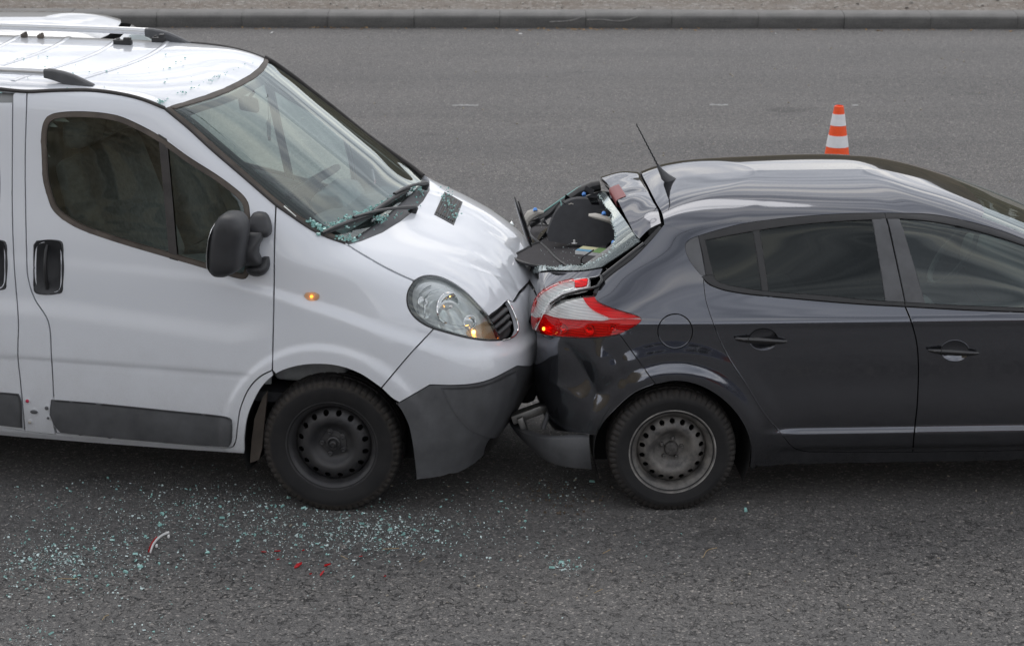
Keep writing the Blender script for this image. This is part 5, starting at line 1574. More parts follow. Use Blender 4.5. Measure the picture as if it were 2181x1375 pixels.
km.panel('broken_glass', Q(cr_out + jag), (.60, .28, -.75), 'glass_crazed', car, gap=0, res=.012, thick=.004, off=.006, edge=0)
# crumbs along the torn edge
def crumbs(name, pts, mat, size, parent=None, flat=.5):
    V, Fc = [], []
    for p, s in zip(pts, size):
        m = random.randint(4, 6); b0 = len(V)
        R3 = Matrix.Rotation(random.uniform(0, 6.28), 3, 'Z') @ Matrix.Rotation(random.gauss(0, .35), 3, 'X') @ Matrix.Rotation(random.gauss(0, .35), 3, 'Y')
        an = sorted(random.uniform(0, 6.28) for _ in range(m))
        asp = random.uniform(.5, 1.0)
        for zz, kk in ((0, 1.0), (flat * s * 1.2, .85)):
            for a in an: V.append(Vector(p) + R3 @ Vector((s * kk * math.cos(a), s * kk * asp * math.sin(a), zz)))
        Fc.append(tuple(b0 + m + i for i in range(m))); Fc.append(tuple(b0 + m - 1 - i for i in range(m)))
        for i in range(m): Fc.append((b0 + i, b0 + (i+1) % m, b0 + m + (i+1) % m, b0 + m + i))
    return link(name, mesh_of(name, V, Fc, False), mat, parent)
tl2 = empty('tailgate_lamp', parent=car)
def gput(name, mat, poly, off=.012, **k):
    kw = dict(gap=0, res=.008, thick=.02, off=off, edge=.004, drop=.003); kw.update(k)
    v, f, n = km.mesh(Q(poly), (.62, .76, -.15), **kw)
    return link(name, mesh_of(name, v, f, True, n), mat, tl2)
gput('lamp_housing', 'lamp_silver_ribbed', crv((1135, 700), (1133, 660), (1147, 628), (1170, 612), (1210, 597), (1255, 592)) + crv((1255, 592), (1252, 612), (1200, 626), (1172, 645), (1160, 668), (1142, 704)), .004)
gput('clear_lens', 'lens_white', crv((1136, 670), (1150, 634), (1172, 617), (1195, 607), (1224, 600)) + crv((1224, 600), (1225, 614), (1196, 624), (1170, 641), (1160, 660), (1155, 674), (1145, 675)))
gput('red_lens', 'lens_red_bright', crv((1225, 599), (1253, 594)) + crv((1253, 594), (1250, 610), (1226, 614)))
gput('lower_red_lens', 'lens_red', crv((1136, 672), (1145, 677), (1155, 676)) + crv((1155, 676), (1147, 690), (1140, 703)) + crv((1140, 703), (1136, 690), (1136, 672)))
gput('lens_edge', 'lens_red', crv((1135, 668), (1148, 630), (1170, 613), (1210, 598), (1224, 596)) + crv((1224, 600), (1195, 606), (1172, 616), (1150, 634), (1137, 668)), .014)
# torn black seal and bracket between lamp and pillar
tube_obj('hatch_seal', [km.at(q, -.012)[0] for q in crv((1408, 484), (1385, 508), (1345, 548), (1300, 582), (1278, 602), (1268, 625), step=12)], [(.020, .012)] * len(crv((1408, 484), (1385, 508), (1345, 548), (1300, 582), (1278, 602), (1268, 625), step=12)), 'black_trim', car, 10)
tube_obj('gas_strut', [km.at((1372, 520), .004)[0], km.at((1285, 588), .004)[0]], .010, 'black_gloss', car, 10)
br = [km.at(q, .012)[0] for q in ((1282, 590), (1284, 600), (1276, 612), (1262, 617), (1235, 622), (1200, 632), (1175, 648))]
tube_obj('lamp_bracket', br, [(.010, .008), (.012, .009), (.009, .008), (.006, .008), (.005, .008), (.004, .007), (.003, .006)], 'black_gloss', car, 10)

# rear wiper standing on end
w0, w1 = on_plane(CAR, 1096, 420, 1, .02), on_plane(CAR, 1131, 526, 1, 0.0)
rw = empty('rear_wiper', parent=car)
tube_obj('wiper_arm', [w0 + (w1 - w0) * t for t in np.linspace(0, 1, 9)], [(.004, .010), (.008, .014), (.010, .018), (.011, .020), (.012, .022), (.012, .022), (.012, .022), (.011, .020), (.006, .012)], 'black_gloss', rw, 10)
tube_obj('wiper_blade', [w0 + Vector((.018, .02, -.02)) + (w1 - w0) * t for t in np.linspace(.02, .85, 6)], [(.004, .006)] * 6, 'black_trim', rw, 8)

# dislodged parcel shelf, two leaves
def plate(name, pix, plane, mat, parent, th=.010, rim=True, M=CAR):
    """flat board traced on a tilted plane z = a + b*x + c*y of the car frame"""
    a, b, c = plane
    inv = M.inverted(); pts = []
    for q in pix:
        o, d = cam_ray(*q); o = inv @ o; d = inv.to_3x3() @ d
        t = (a + b * o.x + c * o.y - o.z) / (d.z - b * d.x - c * d.y)
        pts.append(o + d * t)
    bm = bmesh.new()
    add_prism(bm, [(p.x, p.y) for p in pts], 0.0, -th, lambda u, v, d_: (u, v, a + b * u + c * v + d_))
    bmesh.ops.triangulate(bm, faces=[f for f in bm.faces if len(f.verts) > 4])
    ob = bm_obj(name, bm, mat, parent)
    if rim: tube_obj('shelf_rim', pts + [pts[0]], .007, 'black_trim', ob, 6)
    return ob, pts
s_curve = crv((1208, 567), (1186, 551), (1173, 537), (1157, 522), (1135, 506), (1127, 496), step=4)
up_leaf = s_curve + crv((1127, 494), (1129, 486), (1138, 481), (1160, 480), (1202, 484), (1250, 495), (1295, 511), step=4) + crv((1296, 512), (1285, 540), (1250, 560), (1212, 567), step=4)
plate('parcel_shelf', up_leaf, (1.055, .05, .03), 'shelf_felt', car)
lo_leaf = crv((1208, 568), (1186, 570), (1154, 567), (1122, 561), (1100, 553), (1094, 549), (1097, 543), (1119, 530), (1141, 518), (1152, 517), step=4) + s_curve[::-1][8:-1]
plate('parcel_shelf_flap', lo_leaf, (1.040, .02, .06), 'shelf_felt', car)
p_, _n = on_plane(CAR, 1223, 518, 2, 1.06), None
bm = bmesh.new(); add_lathe(bm, [(.016, 0), (.016, .003), (.006, .004), (.005, .018), (0, .02)], 14)
bmesh.ops.transform(bm, matrix=Matrix.Translation(p_) @ Matrix.Rotation(math.pi / 2, 4, 'X'), verts=bm.verts[:]); bm_obj('shelf_peg', bm, 'white_plastic', car)

# load space: lining, seat back, wheel-house hump, side trim
def car_keep(c):
    x, y, z = c
    if z < .42 or (z < .74 and (abs(x) < .5 or x > 2.1)): return False
    if x < -.02 + (1.40 - z) * -1.45 + .10 and z > 1.0: return False            # rear window
    if z > .98 and x < -.25: return False
    if abs(y) > .55 and z > 1.02 and .05 < x < 2.06:
        zt = np.interp(x, [.05, .16, .6, 1.02, 1.5, 2.06], [1.2, 1.275, 1.35, 1.375, 1.30, 1.08])
        if z < zt + .01: return False
    if x > 1.48 and z > 1.0 and abs(y) < .72: return False
    if x < -.50 and z < .98 and abs(y) < .9: return True
    return True
km.shell('cabin_lining', 'trim_dark', car, -.03, 4, car_keep)
ext('load_floor', [(-.50, .62), (.35, .62), (.35, .58), (-.50, .58)], -.55, .55, 'carpet', car, 0)
ext('rear_seat_back', [(.18, .60), (.30, .60), (.12, 1.10), (.06, 1.14), (.0, 1.10)], -.62, .62, 'carpet', car, .05)
ext('rear_seat_base', [(.28, .55), (.28, .72), (.78, .78), (.82, .72), (.80, .55)], -.62, .62, 'seat_cloth', car, .05)
for y_ in (-.36, .36):
    st = empty('front_seat', parent=car)
    ext('seat_base', [(1.05, .45), (1.05, .62), (1.55, .66), (1.58, .58), (1.55, .45)], y_ - .24, y_ + .24, 'seat_cloth', st, .05)
    ext('backrest', [(1.12, .62), (1.02, .64), (.80, 1.14), (.86, 1.18), (.94, 1.14)], y_ - .23, y_ + .23, 'seat_cloth', st, .05)
    ext('headrest', [(.82, 1.20), (.78, 1.32), (.84, 1.34), (.90, 1.32), (.90, 1.20)], y_ - .12, y_ + .12, 'seat_cloth', st, .03)
ext('dashboard', [(1.75, .98), (2.30, .99), (2.30, .60), (1.85, .60), (1.72, .85)], -.66, .66, 'trim_dark', car, .04)
bm = bmesh.new(); sc2 = Vector((1.62, .36, .92)); sn2 = Vector((-.8, 0, .6)).normalized(); a2 = Vector((0, 1, 0)); b2 = sn2.cross(a2)
add_tube(bm, [sc2 + a2 * math.cos(t) * .18 + b2 * math.sin(t) * .18 for t in np.linspace(0, 2 * math.pi, 33)], .015, 8, False); bm_obj('steering_wheel', bm, 'trim_dark', car)
# hump of the far wheel house / trim carrying the speaker, seen through the opening
def dome(name, c, r, mat, parent, pw=2.4, rot=None, n=28, m=14):
    V, Fc = [], []
    for i in range(m + 1):
        a = math.pi / 2 * i / m
        for k in range(n):
            t = 2 * math.pi * k / n
            f = lambda v: math.copysign(abs(v) ** (2 / pw), v)
            q = Vector((f(math.cos(t)) * f(math.cos(a)) * r[0], f(math.sin(t)) * f(math.cos(a)) * r[1], f(math.sin(a)) * r[2]))
            if rot: q = rot @ q
            V.append(Vector(c) + q)
    for i in range(m):
        for k in range(n): Fc.append((i*n+k, i*n+(k+1) % n, (i+1)*n+(k+1) % n, (i+1)*n+k))
    return link(name, mesh_of(name, V, Fc), mat, parent)
hc = on_plane(CAR, 1243, 500, 1, .30)
yb = .16
arch_o = [on_plane(CAR, q[0], q[1], 1, yb) for q in crv((1166, 503), (1178, 478), (1194, 456), (1214, 443), (1240, 438), (1272, 441), (1302, 447), step=5)]
low_o = [on_plane(CAR, q[0], q[1], 1, yb) for q in crv((1314, 470), (1316, 500), (1290, 522), (1230, 522), (1170, 515), step=6)]
bm = bmesh.new(); add_prism(bm, [(p.x, p.z) for p in arch_o + low_o], yb, yb + .05, lambda u, v, d: (u, d + .75 * (v - 1.05), v)); bmesh.ops.triangulate(bm, faces=[f for f in bm.faces if len(f.verts) > 4])
bm_obj('load_side_trim', bm, 'trim_dark', car)
hr_ = on_plane(CAR, 1290, 425, 1, .35)
for y_ in (-.1, .34): ext('rear_headrest', [(.10, 1.12), (.06, 1.24), (.12, 1.27), (.18, 1.24), (.18, 1.12)], y_ - .12, y_ + .12, 'seat_cloth', car, .03)
ext('tonneau_support', [(-.52, .95), (.02, 1.0), (.02, .97), (-.52, .92)], -.56, -.50, 'grey_plastic', car, .005)
# far pillar, seen through the broken window
fp = [on_plane(CAR, q[0], q[1], 1, .50) for q in ((1128, 478), (1160, 460), (1200, 432), (1235, 408), (1262, 397), (1278, 394))]
tube_obj('far_pillar', fp, [(.018, .03), (.022, .035), (.026, .04), (.03, .045), (.035, .045), (.03, .04)], 'black_trim', car, 10)
tube_obj('pillar_trim', [p + Vector((.05, -.03, -.06)) for p in fp], [(.01, .03), (.03, .035), (.04, .04), (.045, .04), (.045, .04), (.03, .03)], 'trim_dark', car, 10)
tube_obj('glass_edge', [p + Vector((-.012, -.01, .022)) for p in fp], .004, 'glass_crumb', car, 6)
pl = on_plane(CAR, 1143, 468, 1, .42)
bm = bmesh.new()
for t in np.linspace(0, 1, 2): pass
arcp = [on_plane(CAR, q[0], q[1], 1, .42) for q in ((1120, 482), (1122, 468), (1130, 458), (1143, 452), (1158, 452))]
add_tube(bm, arcp, [(.014, .02), (.024, .035), (.028, .04), (.022, .035), (.006, .012)], 10); bm_obj('pillar_cover', bm, 'beige_plastic', car)
bm = bmesh.new(); arcp = [on_plane(CAR, q[0], q[1], 1, -.05) for q in ((1254, 458), (1268, 460), (1285, 464), (1300, 470), (1311, 475))]
add_tube(bm, arcp, [(.006, .02), (.012, .04), (.013, .045), (.012, .04), (.006, .02)], 10); bm_obj('hinge_cover', bm, 'beige_plastic', car)
for q, yv in (((1244, 414), .44), ((1140, 447), .40), ((1286, 455), -.04), ((1307, 517), -.45)):
    p = on_plane(CAR, q[0], q[1], 1, yv)
    bm = bmesh.new(); add_lathe(bm, [(.009, -.01), (.012, 0), (.010, .008), (0, .011)], 14)
    bmesh.ops.transform(bm, matrix=Matrix.Translation(p) @ Matrix.Rotation(math.radians(35), 4, 'X'), verts=bm.verts[:]); bm_obj('trim_clip', bm, 'blue_clip', car)
near_trim = [km.at(q, -.03)[0] for q in ((1318, 500), (1306, 520), (1290, 533), (1265, 548), (1235, 562))]
tube_obj('near_pillar_trim', near_trim, [(.02, .03), (.022, .04), (.022, .04), (.02, .035), (.01, .02)], 'grey_plastic', car, 10)
# splintered bits of lining
random.seed(21)
for q, yv, sz_ in (((1162, 470), .36, .05), ((1178, 456), .38, .06), ((1196, 446), .40, .055), ((1215, 425), .42, .07), ((1250, 408), .40, .07), ((1150, 478), .30, .06), ((1268, 428), .25, .05), ((1285, 440), .18, .06), ((1140, 470), .45, .04), ((1240, 425), .36, .05)):
    c_ = on_plane(CAR, q[0], q[1], 1, yv); bm = bmesh.new()
    an = sorted(random.uniform(0, 6.28) for _ in range(random.randint(4, 6)))
    pl_ = [(math.cos(a) * sz_ * random.uniform(.4, 1), math.sin(a) * sz_ * random.uniform(.25, .7)) for a in an]
    R_ = Matrix.Rotation(random.uniform(-.8, .8), 3, 'Y') @ Matrix.Rotation(random.uniform(-.5, .5), 3, 'X') @ Matrix.Rotation(random.uniform(-.6, .6), 3, 'Z')
    add_prism(bm, pl_, 0, .004, lambda u, v, d_: c_ + R_ @ Vector((u, d_, v)))
    bm_obj('torn_lining', bm, random.choice(('black_trim', 'trim_dark', 'black_gloss', 'grey_plastic')), car)
random.seed(7)
# loose wires
wr = lambda *q, y=.30: [on_plane(CAR, a, b, 1, y) for a, b in crv(*q, step=5)]
tube_obj('loose_wire', wr((1152, 466), (1170, 455), (1184, 440), (1195, 429), (1206, 436)), .003, 'black_trim', car, 6)
tube_obj('loose_wire', wr((1194, 428), (1196, 440), (1192, 450)), .004, 'glass_crumb', car, 6)
tube_obj('loose_wire', wr((1208, 446), (1212, 435), (1220, 434), (1221, 442), (1212, 448), (1203, 448)), .003, 'beige_plastic', car, 6)
tube_obj('loose_wire', wr((1265, 532), (1250, 542), (1240, 548), (1238, 558), (1246, 563), y=-.38), .004, 'black_trim', car, 6)

# torn-off lower valance, crash beam
tp = np.array([(-.395, -.815, .365), (-.52, -.790, .350), (-.62, -.70, .325), (-.70, -.53, .295), (-.745, -.30, .265), (-.755, -.05, .26)])
bt = np.array([(-.380, -.810, .195), (-.49, -.785, .198), (-.585, -.72, .205), (-.65, -.57, .215), (-.70, -.36, .235), (-.72, -.08, .235)])
ti = np.linspace(0, 1, 6); tj = np.linspace(0, 1, 40)
tp, bt = pchip(ti, tp, tj), pchip(ti, bt, tj)
V, Fc = [], []
prof_v = [(0.0, .045, .006), (0.0, .008, .003), (0.03, 0, 0), (.2, -.010, 0), (.5, -.016, 0), (.8, -.010, 0), (1.0, .004, 0), (1.0, .05, .01)]
for i in range(40):
    tg_ = tp[min(39, i + 1)] - tp[max(0, i - 1)]; nrm = np.array([tg_[1], -tg_[0], 0]); nrm /= np.linalg.norm(nrm) + 1e-9
    if nrm @ np.array([-.5, -.8, 0]) > 0: nrm = -nrm       # inward
    for s_, inn, up in prof_v: V.append(tp[i] * (1 - s_) + bt[i] * s_ + nrm * inn + np.array([0, 0, up * 0]))
W = len(prof_v)
for i in range(39):
    for j in range(W - 1): Fc.append((i*W+j, i*W+j+1, (i+1)*W+j+1, (i+1)*W+j))
bm = bmesh.new(); bm.from_mesh(mesh_of('x', V, Fc)); bm_obj('lower_valance', bm, 'black_plastic', car, angle=35)
cb0, cb1 = on_plane(CAR, 1098, 895, 1, -.42), on_plane(CAR, 1150, 876, 1, -.42)
bm = bmesh.new(); ax = (cb1 - cb0).normalized(); up_ = Vector((-ax.z, 0, ax.x)); sd_ = ax.cross(up_)
R3 = Matrix((ax, sd_, up_)).transposed()
add_box(bm, (cb0 + cb1) / 2 + Vector((.03, .02, .02)), ((cb1 - cb0).length + .10, .07, .045), R3); bm_obj('crash_beam', bm, 'raw_metal', car, bevel=.006)
box_obj('beam_bracket', (cb0 + cb1) / 2 + Vector((-.03, -.03, -.03)), (.03, .03, .07), 'raw_metal', car, .004, R3)
box_obj('dark_gap_block', (-.655, .22, .50), (.12, .70, .42), 'underbody', car, .05)  # dark block added between the vehicles so no lit road shows through
ext('rear_structure', [(-.54, .42), (-.46, .70), (-.40, .70), (-.40, .36), (-.50, .34)], -.56, .60, 'underbody', car, .02)
tube_obj('valance_strut', [Vector((-.60, -.62, .34)), Vector((-.56, -.60, .46))], [(.012, .02)] * 2, 'black_plastic', car, 8)

# aerial
ab, an_ = km.at((1419, 386))
tip = on_plane(CAR, 1355, 264, 1, ab.y); knee = on_plane(CAR, 1401, 352, 1, ab.y)
aer = empty('roof_aerial', parent=car)
bm = bmesh.new()
rings = []
for t, (sx, sy) in ((0, (.045, .030)), (.15, (.040, .026)), (.4, (.025, .016)), (.7, (.014, .009)), (1, (.008, .007))):
    c = ab + (knee - ab) * t
    rings.append([bm.verts.new(c + Vector((sx * math.cos(a) + (.03 * (1 - t) ** 2), sy * math.sin(a), 0))) for a in np.linspace(0, 2 * math.pi, 13)[:-1]])
for A, B in zip(rings, rings[1:]):
    for k in range(12): bm.faces.new((A[k], A[(k+1) % 12], B[(k+1) % 12], B[k]))
bm.faces.new(rings[-1]); bm_obj('aerial_base', bm, 'black_plastic', aer)
hel = []
for t in np.linspace(0, 1, 60):
    r_ = .0025 * (1 - .3 * t); hel.append(knee + (tip - knee) * t + Vector((r_ * math.cos(t * 70), r_ * math.sin(t * 70), 0)))
tube_obj('aerial_mast', hel, [.0045 - .0018 * t for t in np.linspace(0, 1, 60)], 'black_trim', aer, 6)

# carton in the load space
bx = on_plane(CAR, 1262, 530, 2, 1.06)
cart = empty('carton'); cart.matrix_world = CAR @ Matrix.Translation((bx.x, bx.y, 1.02)) @ Matrix.Rotation(math.radians(-28), 4, 'Z')
tag(cart, 'small white and green carton in the open boot of the dark hatchback', 'carton')
box_obj('box_body', (0, 0, 0), (.15, .10, .07), 'white_plastic', cart, .002)
simple('print_green', (0.20, 0.36, 0.12), .5); simple('print_cream', (0.70, 0.68, 0.42), .5); simple('print_blue', (0.15, 0.40, 0.62), .5)
for c_, s_, m_ in (((.045, .0, .0366), (.056, .096, .001), 'print_green'), ((-.03, .02, .0366), (.085, .055, .001), 'print_cream'), ((-.03, -.03, .0366), (.085, .036, .001), 'print_blue')):
    box_obj('printed_face', c_, s_, m_, cart, 0)
# ------------------------------------------------------------------ road, kerb, verge
def asphalt():
    t = NT('asphalt')
    co = t.coord()
    big = t.noise(0.35, 4, 0.55, co)
    streak = t.noise(0.9, 4, 0.6, t.map(co, (0.10, 1.0, 1.0)))
    agg = t.vor(70, 'F1', co, 'Color'); aggd = t.vor(70, 'DISTANCE_TO_EDGE', co)
    agg2 = t.vor(160, 'F1', co, 'Color')
    fine = t.noise(260, 3, 0.7, co)
    sp = t.node('ShaderNodeSeparateColor'); t.l.new(agg, sp.inputs[0])
    sp2 = t.node('ShaderNodeSeparateColor'); t.l.new(agg2, sp2.inputs[0])
    stone = t.ramp(sp.outputs[0], [(0.0, (0.0665, 0.0645, 0.0633)), (0.35, (0.1184, 0.1148, 0.1121)), (0.8, (0.1812, 0.1746, 0.1687)), (0.93, (0.2538, 0.2403, 0.2263)), (1.0, (0.4351, 0.3985, 0.3623))])
    small = t.ramp(sp2.outputs[1], [(0.0, (0.0483, 0.0469, 0.0452)), (0.6, (0.1511, 0.1454, 0.1392)), (1.0, (0.3626, 0.3341, 0.2999))])
    c = t.mix(0.35, stone, small)
    c = t.mix(t.math('MULTIPLY', t.ramp(aggd, [(0.0, 1.0), (0.14, 0.0)]), 0.75), c, (0.0544, 0.0516, 0.0499, 1))
    # open-textured patches: pits where the binder has gone, coarser towards the near edge of the carriageway
    sepp = t.node('ShaderNodeSeparateXYZ'); t.l.new(co, sepp.inputs[0])
    lane = t.ramp(t.math('ADD', t.math('MULTIPLY', sepp.outputs[1], 0.1), t.math('MULTIPLY', t.math('SUBTRACT', big, 0.5), 0.35)), [(0.86, 1.0), (1.0, 0.25)])
    pit_n = t.noise(24, 6, 0.66, co, dist=1.8)
    pits = t.math('MULTIPLY', t.ramp(pit_n, [(0.400, 1.0), (0.435, 0.0)]), lane)
    c = t.mix(t.math('MULTIPLY', pits, 0.95), c, (0.0098, 0.0100, 0.0103, 1))
    c = t.mix(t.math('MULTIPLY', t.ramp(big, [(0.35, 0.0), (0.7, 1.0)]), 0.22), c, (0.1995, 0.1910, 0.1834, 1))
    c = t.mix(t.math('MULTIPLY', t.ramp(streak, [(0.35, 1.0), (0.6, 0.0)]), 0.45), c, (0.0821, 0.0810, 0.0815, 1))
    tracks = t.noise(0.55, 3, 0.5, t.map(co, (0.03, 1.0, 1.0), (3.0, 0, 0)))
    c = t.mix(t.math('MULTIPLY', t.ramp(tracks, [(0.42, 0.0), (0.62, 1.0)]), 0.20), c, (0.1872, 0.1827, 0.1811, 1))
    oil = t.noise(1.6, 3, 0.5, t.map(co, (0.7, 1.0, 1.0), (11.0, 4.0, 0)))
    c = t.mix(t.math('MULTIPLY', t.ramp(oil, [(0.66, 0.0), (0.74, 1.0)]), 0.45), c, (0.0423, 0.0410, 0.0407, 1))
    spk = t.vor(120, 'F1', t.map(co, (1, 1, 1), (3.3, 7.1, 0)), 'Color'); sp3 = t.node('ShaderNodeSeparateColor'); t.l.new(spk, sp3.inputs[0])
    c = t.mix(t.ramp(sp3.outputs[2], [(0.975, 0.0), (0.982, 0.75)]), c, (0.42, 0.39, 0.36, 1))
    b = t.bsdf(Base_Color=c)
    t.l.new(t.ramp(fine, [(0.3, 0.6), (0.7, 0.9)]), b.inputs['Roughness'])
    h = t.math('SUBTRACT', t.math('ADD', t.math('MULTIPLY', aggd, 0.8), t.math('MULTIPLY', fine, 0.3)), t.math('MULTIPLY', pits, 1.2))
    t.l.new(t.bump(h, 1.0, 0.010), b.inputs['Normal'])
    t.done(b)
asphalt()
def verge_mat():
    t = NT('dirt')
    co = t.coord()
    n = t.noise(2.2, 6, 0.6, co); s = t.noise(18, 6, 0.7, co)
    c = t.ramp(n, [(0.3, (0.165, 0.135, 0.11)), (0.5, (0.20, 0.172, 0.145)), (0.7, (0.24, 0.22, 0.20))])
    v = t.vor(22, 'F1', co, 'Color')
    sp = t.node('ShaderNodeSeparateColor'); t.l.new(v, sp.inputs[0])
    c = t.mix(t.math('MULTIPLY', t.ramp(sp.outputs[0], [(0.72, 0.0), (0.8, 1.0)]), t.ramp(s, [(0.4, 0.0), (0.6, 0.8)])), c, (0.42, 0.40, 0.37, 1))
    c = t.mix(t.math('MULTIPLY', t.ramp(s, [(0.3, 1.0), (0.5, 0.0)]), 0.4), c, (0.12, 0.10, 0.085, 1))
    b = t.bsdf(Base_Color=c, Roughness=0.95)
    t.l.new(t.bump(s, 0.8, 0.04), b.inputs['Normal'])
    t.done(b)
verge_mat()

def stone_wall_mat():
    t = NT('rubble_stone')
    co = t.map(t.coord(), (1.0, 1.0, 1.7))
    v = t.vor(1.5, 'F1', co, 'Color'); ed = t.vor(1.5, 'DISTANCE_TO_EDGE', co)
    sp = t.node('ShaderNodeSeparateColor'); t.l.new(v, sp.inputs[0])
    c = t.ramp(sp.outputs[0], [(0.0, (0.16, 0.125, 0.08)), (0.5, (0.28, 0.22, 0.145)), (1.0, (0.42, 0.35, 0.24))])
    c = t.mix(t.ramp(ed, [(0.0, 1.0), (0.06, 0.0)]), c, (0.36, 0.33, 0.27, 1))
    b = t.bsdf(Base_Color=c, Roughness=0.9)
    t.l.new(t.bump(t.math('ADD', t.math('MINIMUM', ed, 0.12), t.math('MULTIPLY', t.noise(14, 5, 0.6, co), 0.1)), 0.8, 0.12), b.inputs['Normal'])
    t.done(b)
stone_wall_mat()
def kerb_mat():
    t = NT('kerb_concrete')
    co = t.coord()
    n = t.noise(3.0, 6, 0.65, co); f = t.noise(60, 4, 0.7, co)
    sep = t.node('ShaderNodeSeparateXYZ'); t.l.new(co, sep.inputs[0])
    face_mottle = t.ramp(t.noise(1.7, 5, 0.6, t.map(co, (1, 1, 2.5))), [(0.35, 0.0), (0.65, 1.0)])
    c = t.ramp(n, [(0.3, (0.14, 0.138, 0.132)), (0.7, (0.22, 0.214, 0.205))])
    face = t.ramp(sep.outputs[2], [(0.0, 1.0), (0.110, 1.0), (0.142, 0.0)])       # darker, mottled face below the paler lip
    c = t.mix(t.math('MULTIPLY', face, t.math('ADD', t.math('MULTIPLY', face_mottle, 0.35), 0.55)), c, (0.036, 0.0355, 0.035, 1))
    c = t.mix(t.math('MULTIPLY', t.ramp(f, [(0.4, 0.0), (0.7, 1.0)]), 0.2), c, (0.3, 0.29, 0.27, 1))
    b = t.bsdf(Base_Color=c, Roughness=0.85)
    t.l.new(t.bump(f, 0.4, 0.01), b.inputs['Normal'])
    t.done(b)
kerb_mat()
simple('road_paint', (0.26, 0.26, 0.255), 0.8, noise=0.35, nscale=25)
simple('pipe_yellow', (0.55, 0.33, 0.02), 0.45, noise=0.15)
simple('kerb_chalk', (0.24, 0.235, 0.225), 0.9, noise=0.3, nscale=30)

def sheet(name, pts, z, mat):
    me = mesh_of(name, [(x, y, z) for x, y in pts], [tuple(range(len(pts)))], False)
    return tag(link(name, me, mat), kind='structure')
KA = math.radians(-0.70)
def kp(s, d): return (-.003 + s * math.cos(KA) - d * math.sin(KA), 25.07 + s * math.sin(KA) + d * math.cos(KA))
sheet('road', [(-150, -12.1), (150, -12.1), kp(150, .1), kp(-150, .1)], 0.0, 'asphalt')
sheet('verge_ground', [kp(-200, .30), kp(200, .30), kp(200, 240), kp(-200, 240)], 0.150, 'dirt')

# unseen bank added in place of trees and buildings; blocks low sky mirrored in roofs
def bank_mat():
    t = NT('bank_brown'); co = t.coord()
    c = t.ramp(t.noise(0.8, 7, 0.65, co), [(0.3, (0.05, 0.045, 0.03)), (0.6, (0.10, 0.085, 0.055)), (0.8, (0.15, 0.125, 0.085))])
    t.done(t.bsdf(Base_Color=c, Roughness=0.95))
bank_mat()
V = []; nx = 81
for i in range(nx):
    s_ = -160 + 320 * i / (nx - 1)
    for d_, z_ in ((16, .12), (22, 2.2), (30, 6.2 + .8 * math.sin(s_ * .21) + .5 * math.sin(s_ * .57)), (36, 8.4 + 1.0 * math.sin(s_ * .17 + 1) + .7 * math.sin(s_ * .71)), (60, 8.6)):
        V.append((*kp(s_, d_), z_))
tag(link('sky_block_bank', mesh_of('sky_block_bank', V, [(i*5+k, (i+1)*5+k, (i+1)*5+k+1, i*5+k+1) for i in range(nx - 1) for k in range(4)]), 'bank_brown'), kind='structure')
# kerb: one stone to the metre
kerb = empty('kerb', (*kp(0, 0), 0.0), KA); kerb['kind'] = 'structure'
bm = bmesh.new()
add_prism(bm, [(0, -.02), (0, .105), (.014, .140), (.045, .163), (.10, .170), (.32, .172), (.32, -.02)], -.4985, .4985, lambda u, v, d: (d, u, v))
st0 = bm_obj('kerb_stone', bm, 'kerb_concrete', kerb, bevel=.002)
for i in range(-13, 14):
    o = st0 if i == -13 else st0.copy()
    if i != -13: COL.objects.link(o); o.parent = kerb
    o.location = (i + .36, random.uniform(-.006, .006), random.uniform(-.005, .004))
    o.rotation_euler = (0, 0, math.radians(random.uniform(-.25, .25)))
# chalk scuffs on two of the stones
for q in ([(1170, 47), (1195, 46), (1220, 43), (1242, 36)], [(1250, 42), (1285, 42), (1310, 45), (1335, 43), (1358, 36)]):
    pts = []
    for px, py in crv(*q, step=6):
        o, d = cam_ray(px, py); t = (25.05 - o.y + 0.0) / d.y; p = o + d * t; pts.append(kerb.matrix_world.inverted() @ p if False else p)
    kinv = (Matrix.Translation((*kp(0, 0), 0)) @ Matrix.Rotation(KA, 4, 'Z')).inverted()
    bm = bmesh.new()
    loc = [kinv @ p for p in pts]
    add_tube(bm, [Vector((p.x, -.0065, p.z)) for p in loc], [(.007, .0012)] * len(loc), 6)
    bm_obj('scuff_mark', bm, 'kerb_chalk', kerb)

# worn dashes of paint on the far lanes
for x0, x1, py in ((963, 1019, 225), (1512, 1550, 224), (1816, 1827, 225)):
    a, b = ground(x0, py + 1.6), ground(x1, py - 1.0)
    n = 14; V = []
    for i in range(n + 1):
        x = a.x + (b.x - a.x) * i / n
        V += [(x, a.y - .004 + random.uniform(-.012, .012), .004), (x, a.y + .075 + random.uniform(-.02, .02), .004)]
    me = mesh_of('road_marking', V, [(2*i, 2*i+2, 2*i+3, 2*i+1) for i in range(n)], False)
    tag(link('road_marking', me, 'road_paint'), kind='structure')
# ------------------------------------------------------------------ the wall behind the photographer, mirrored in glass and paint
bm = bmesh.new(); add_box(bm, (-38, -12.45, 4.7), (66, .9, 10.0)); add_box(bm, (-38, -12.45, 9.8), (66.4, 1.2, .3))
w_ = bm_obj('stone_wall', bm, 'rubble_stone', bevel=.05)
tag(w_, 'tall rubble stone retaining wall mirrored in the side window of the white van', 'wall')
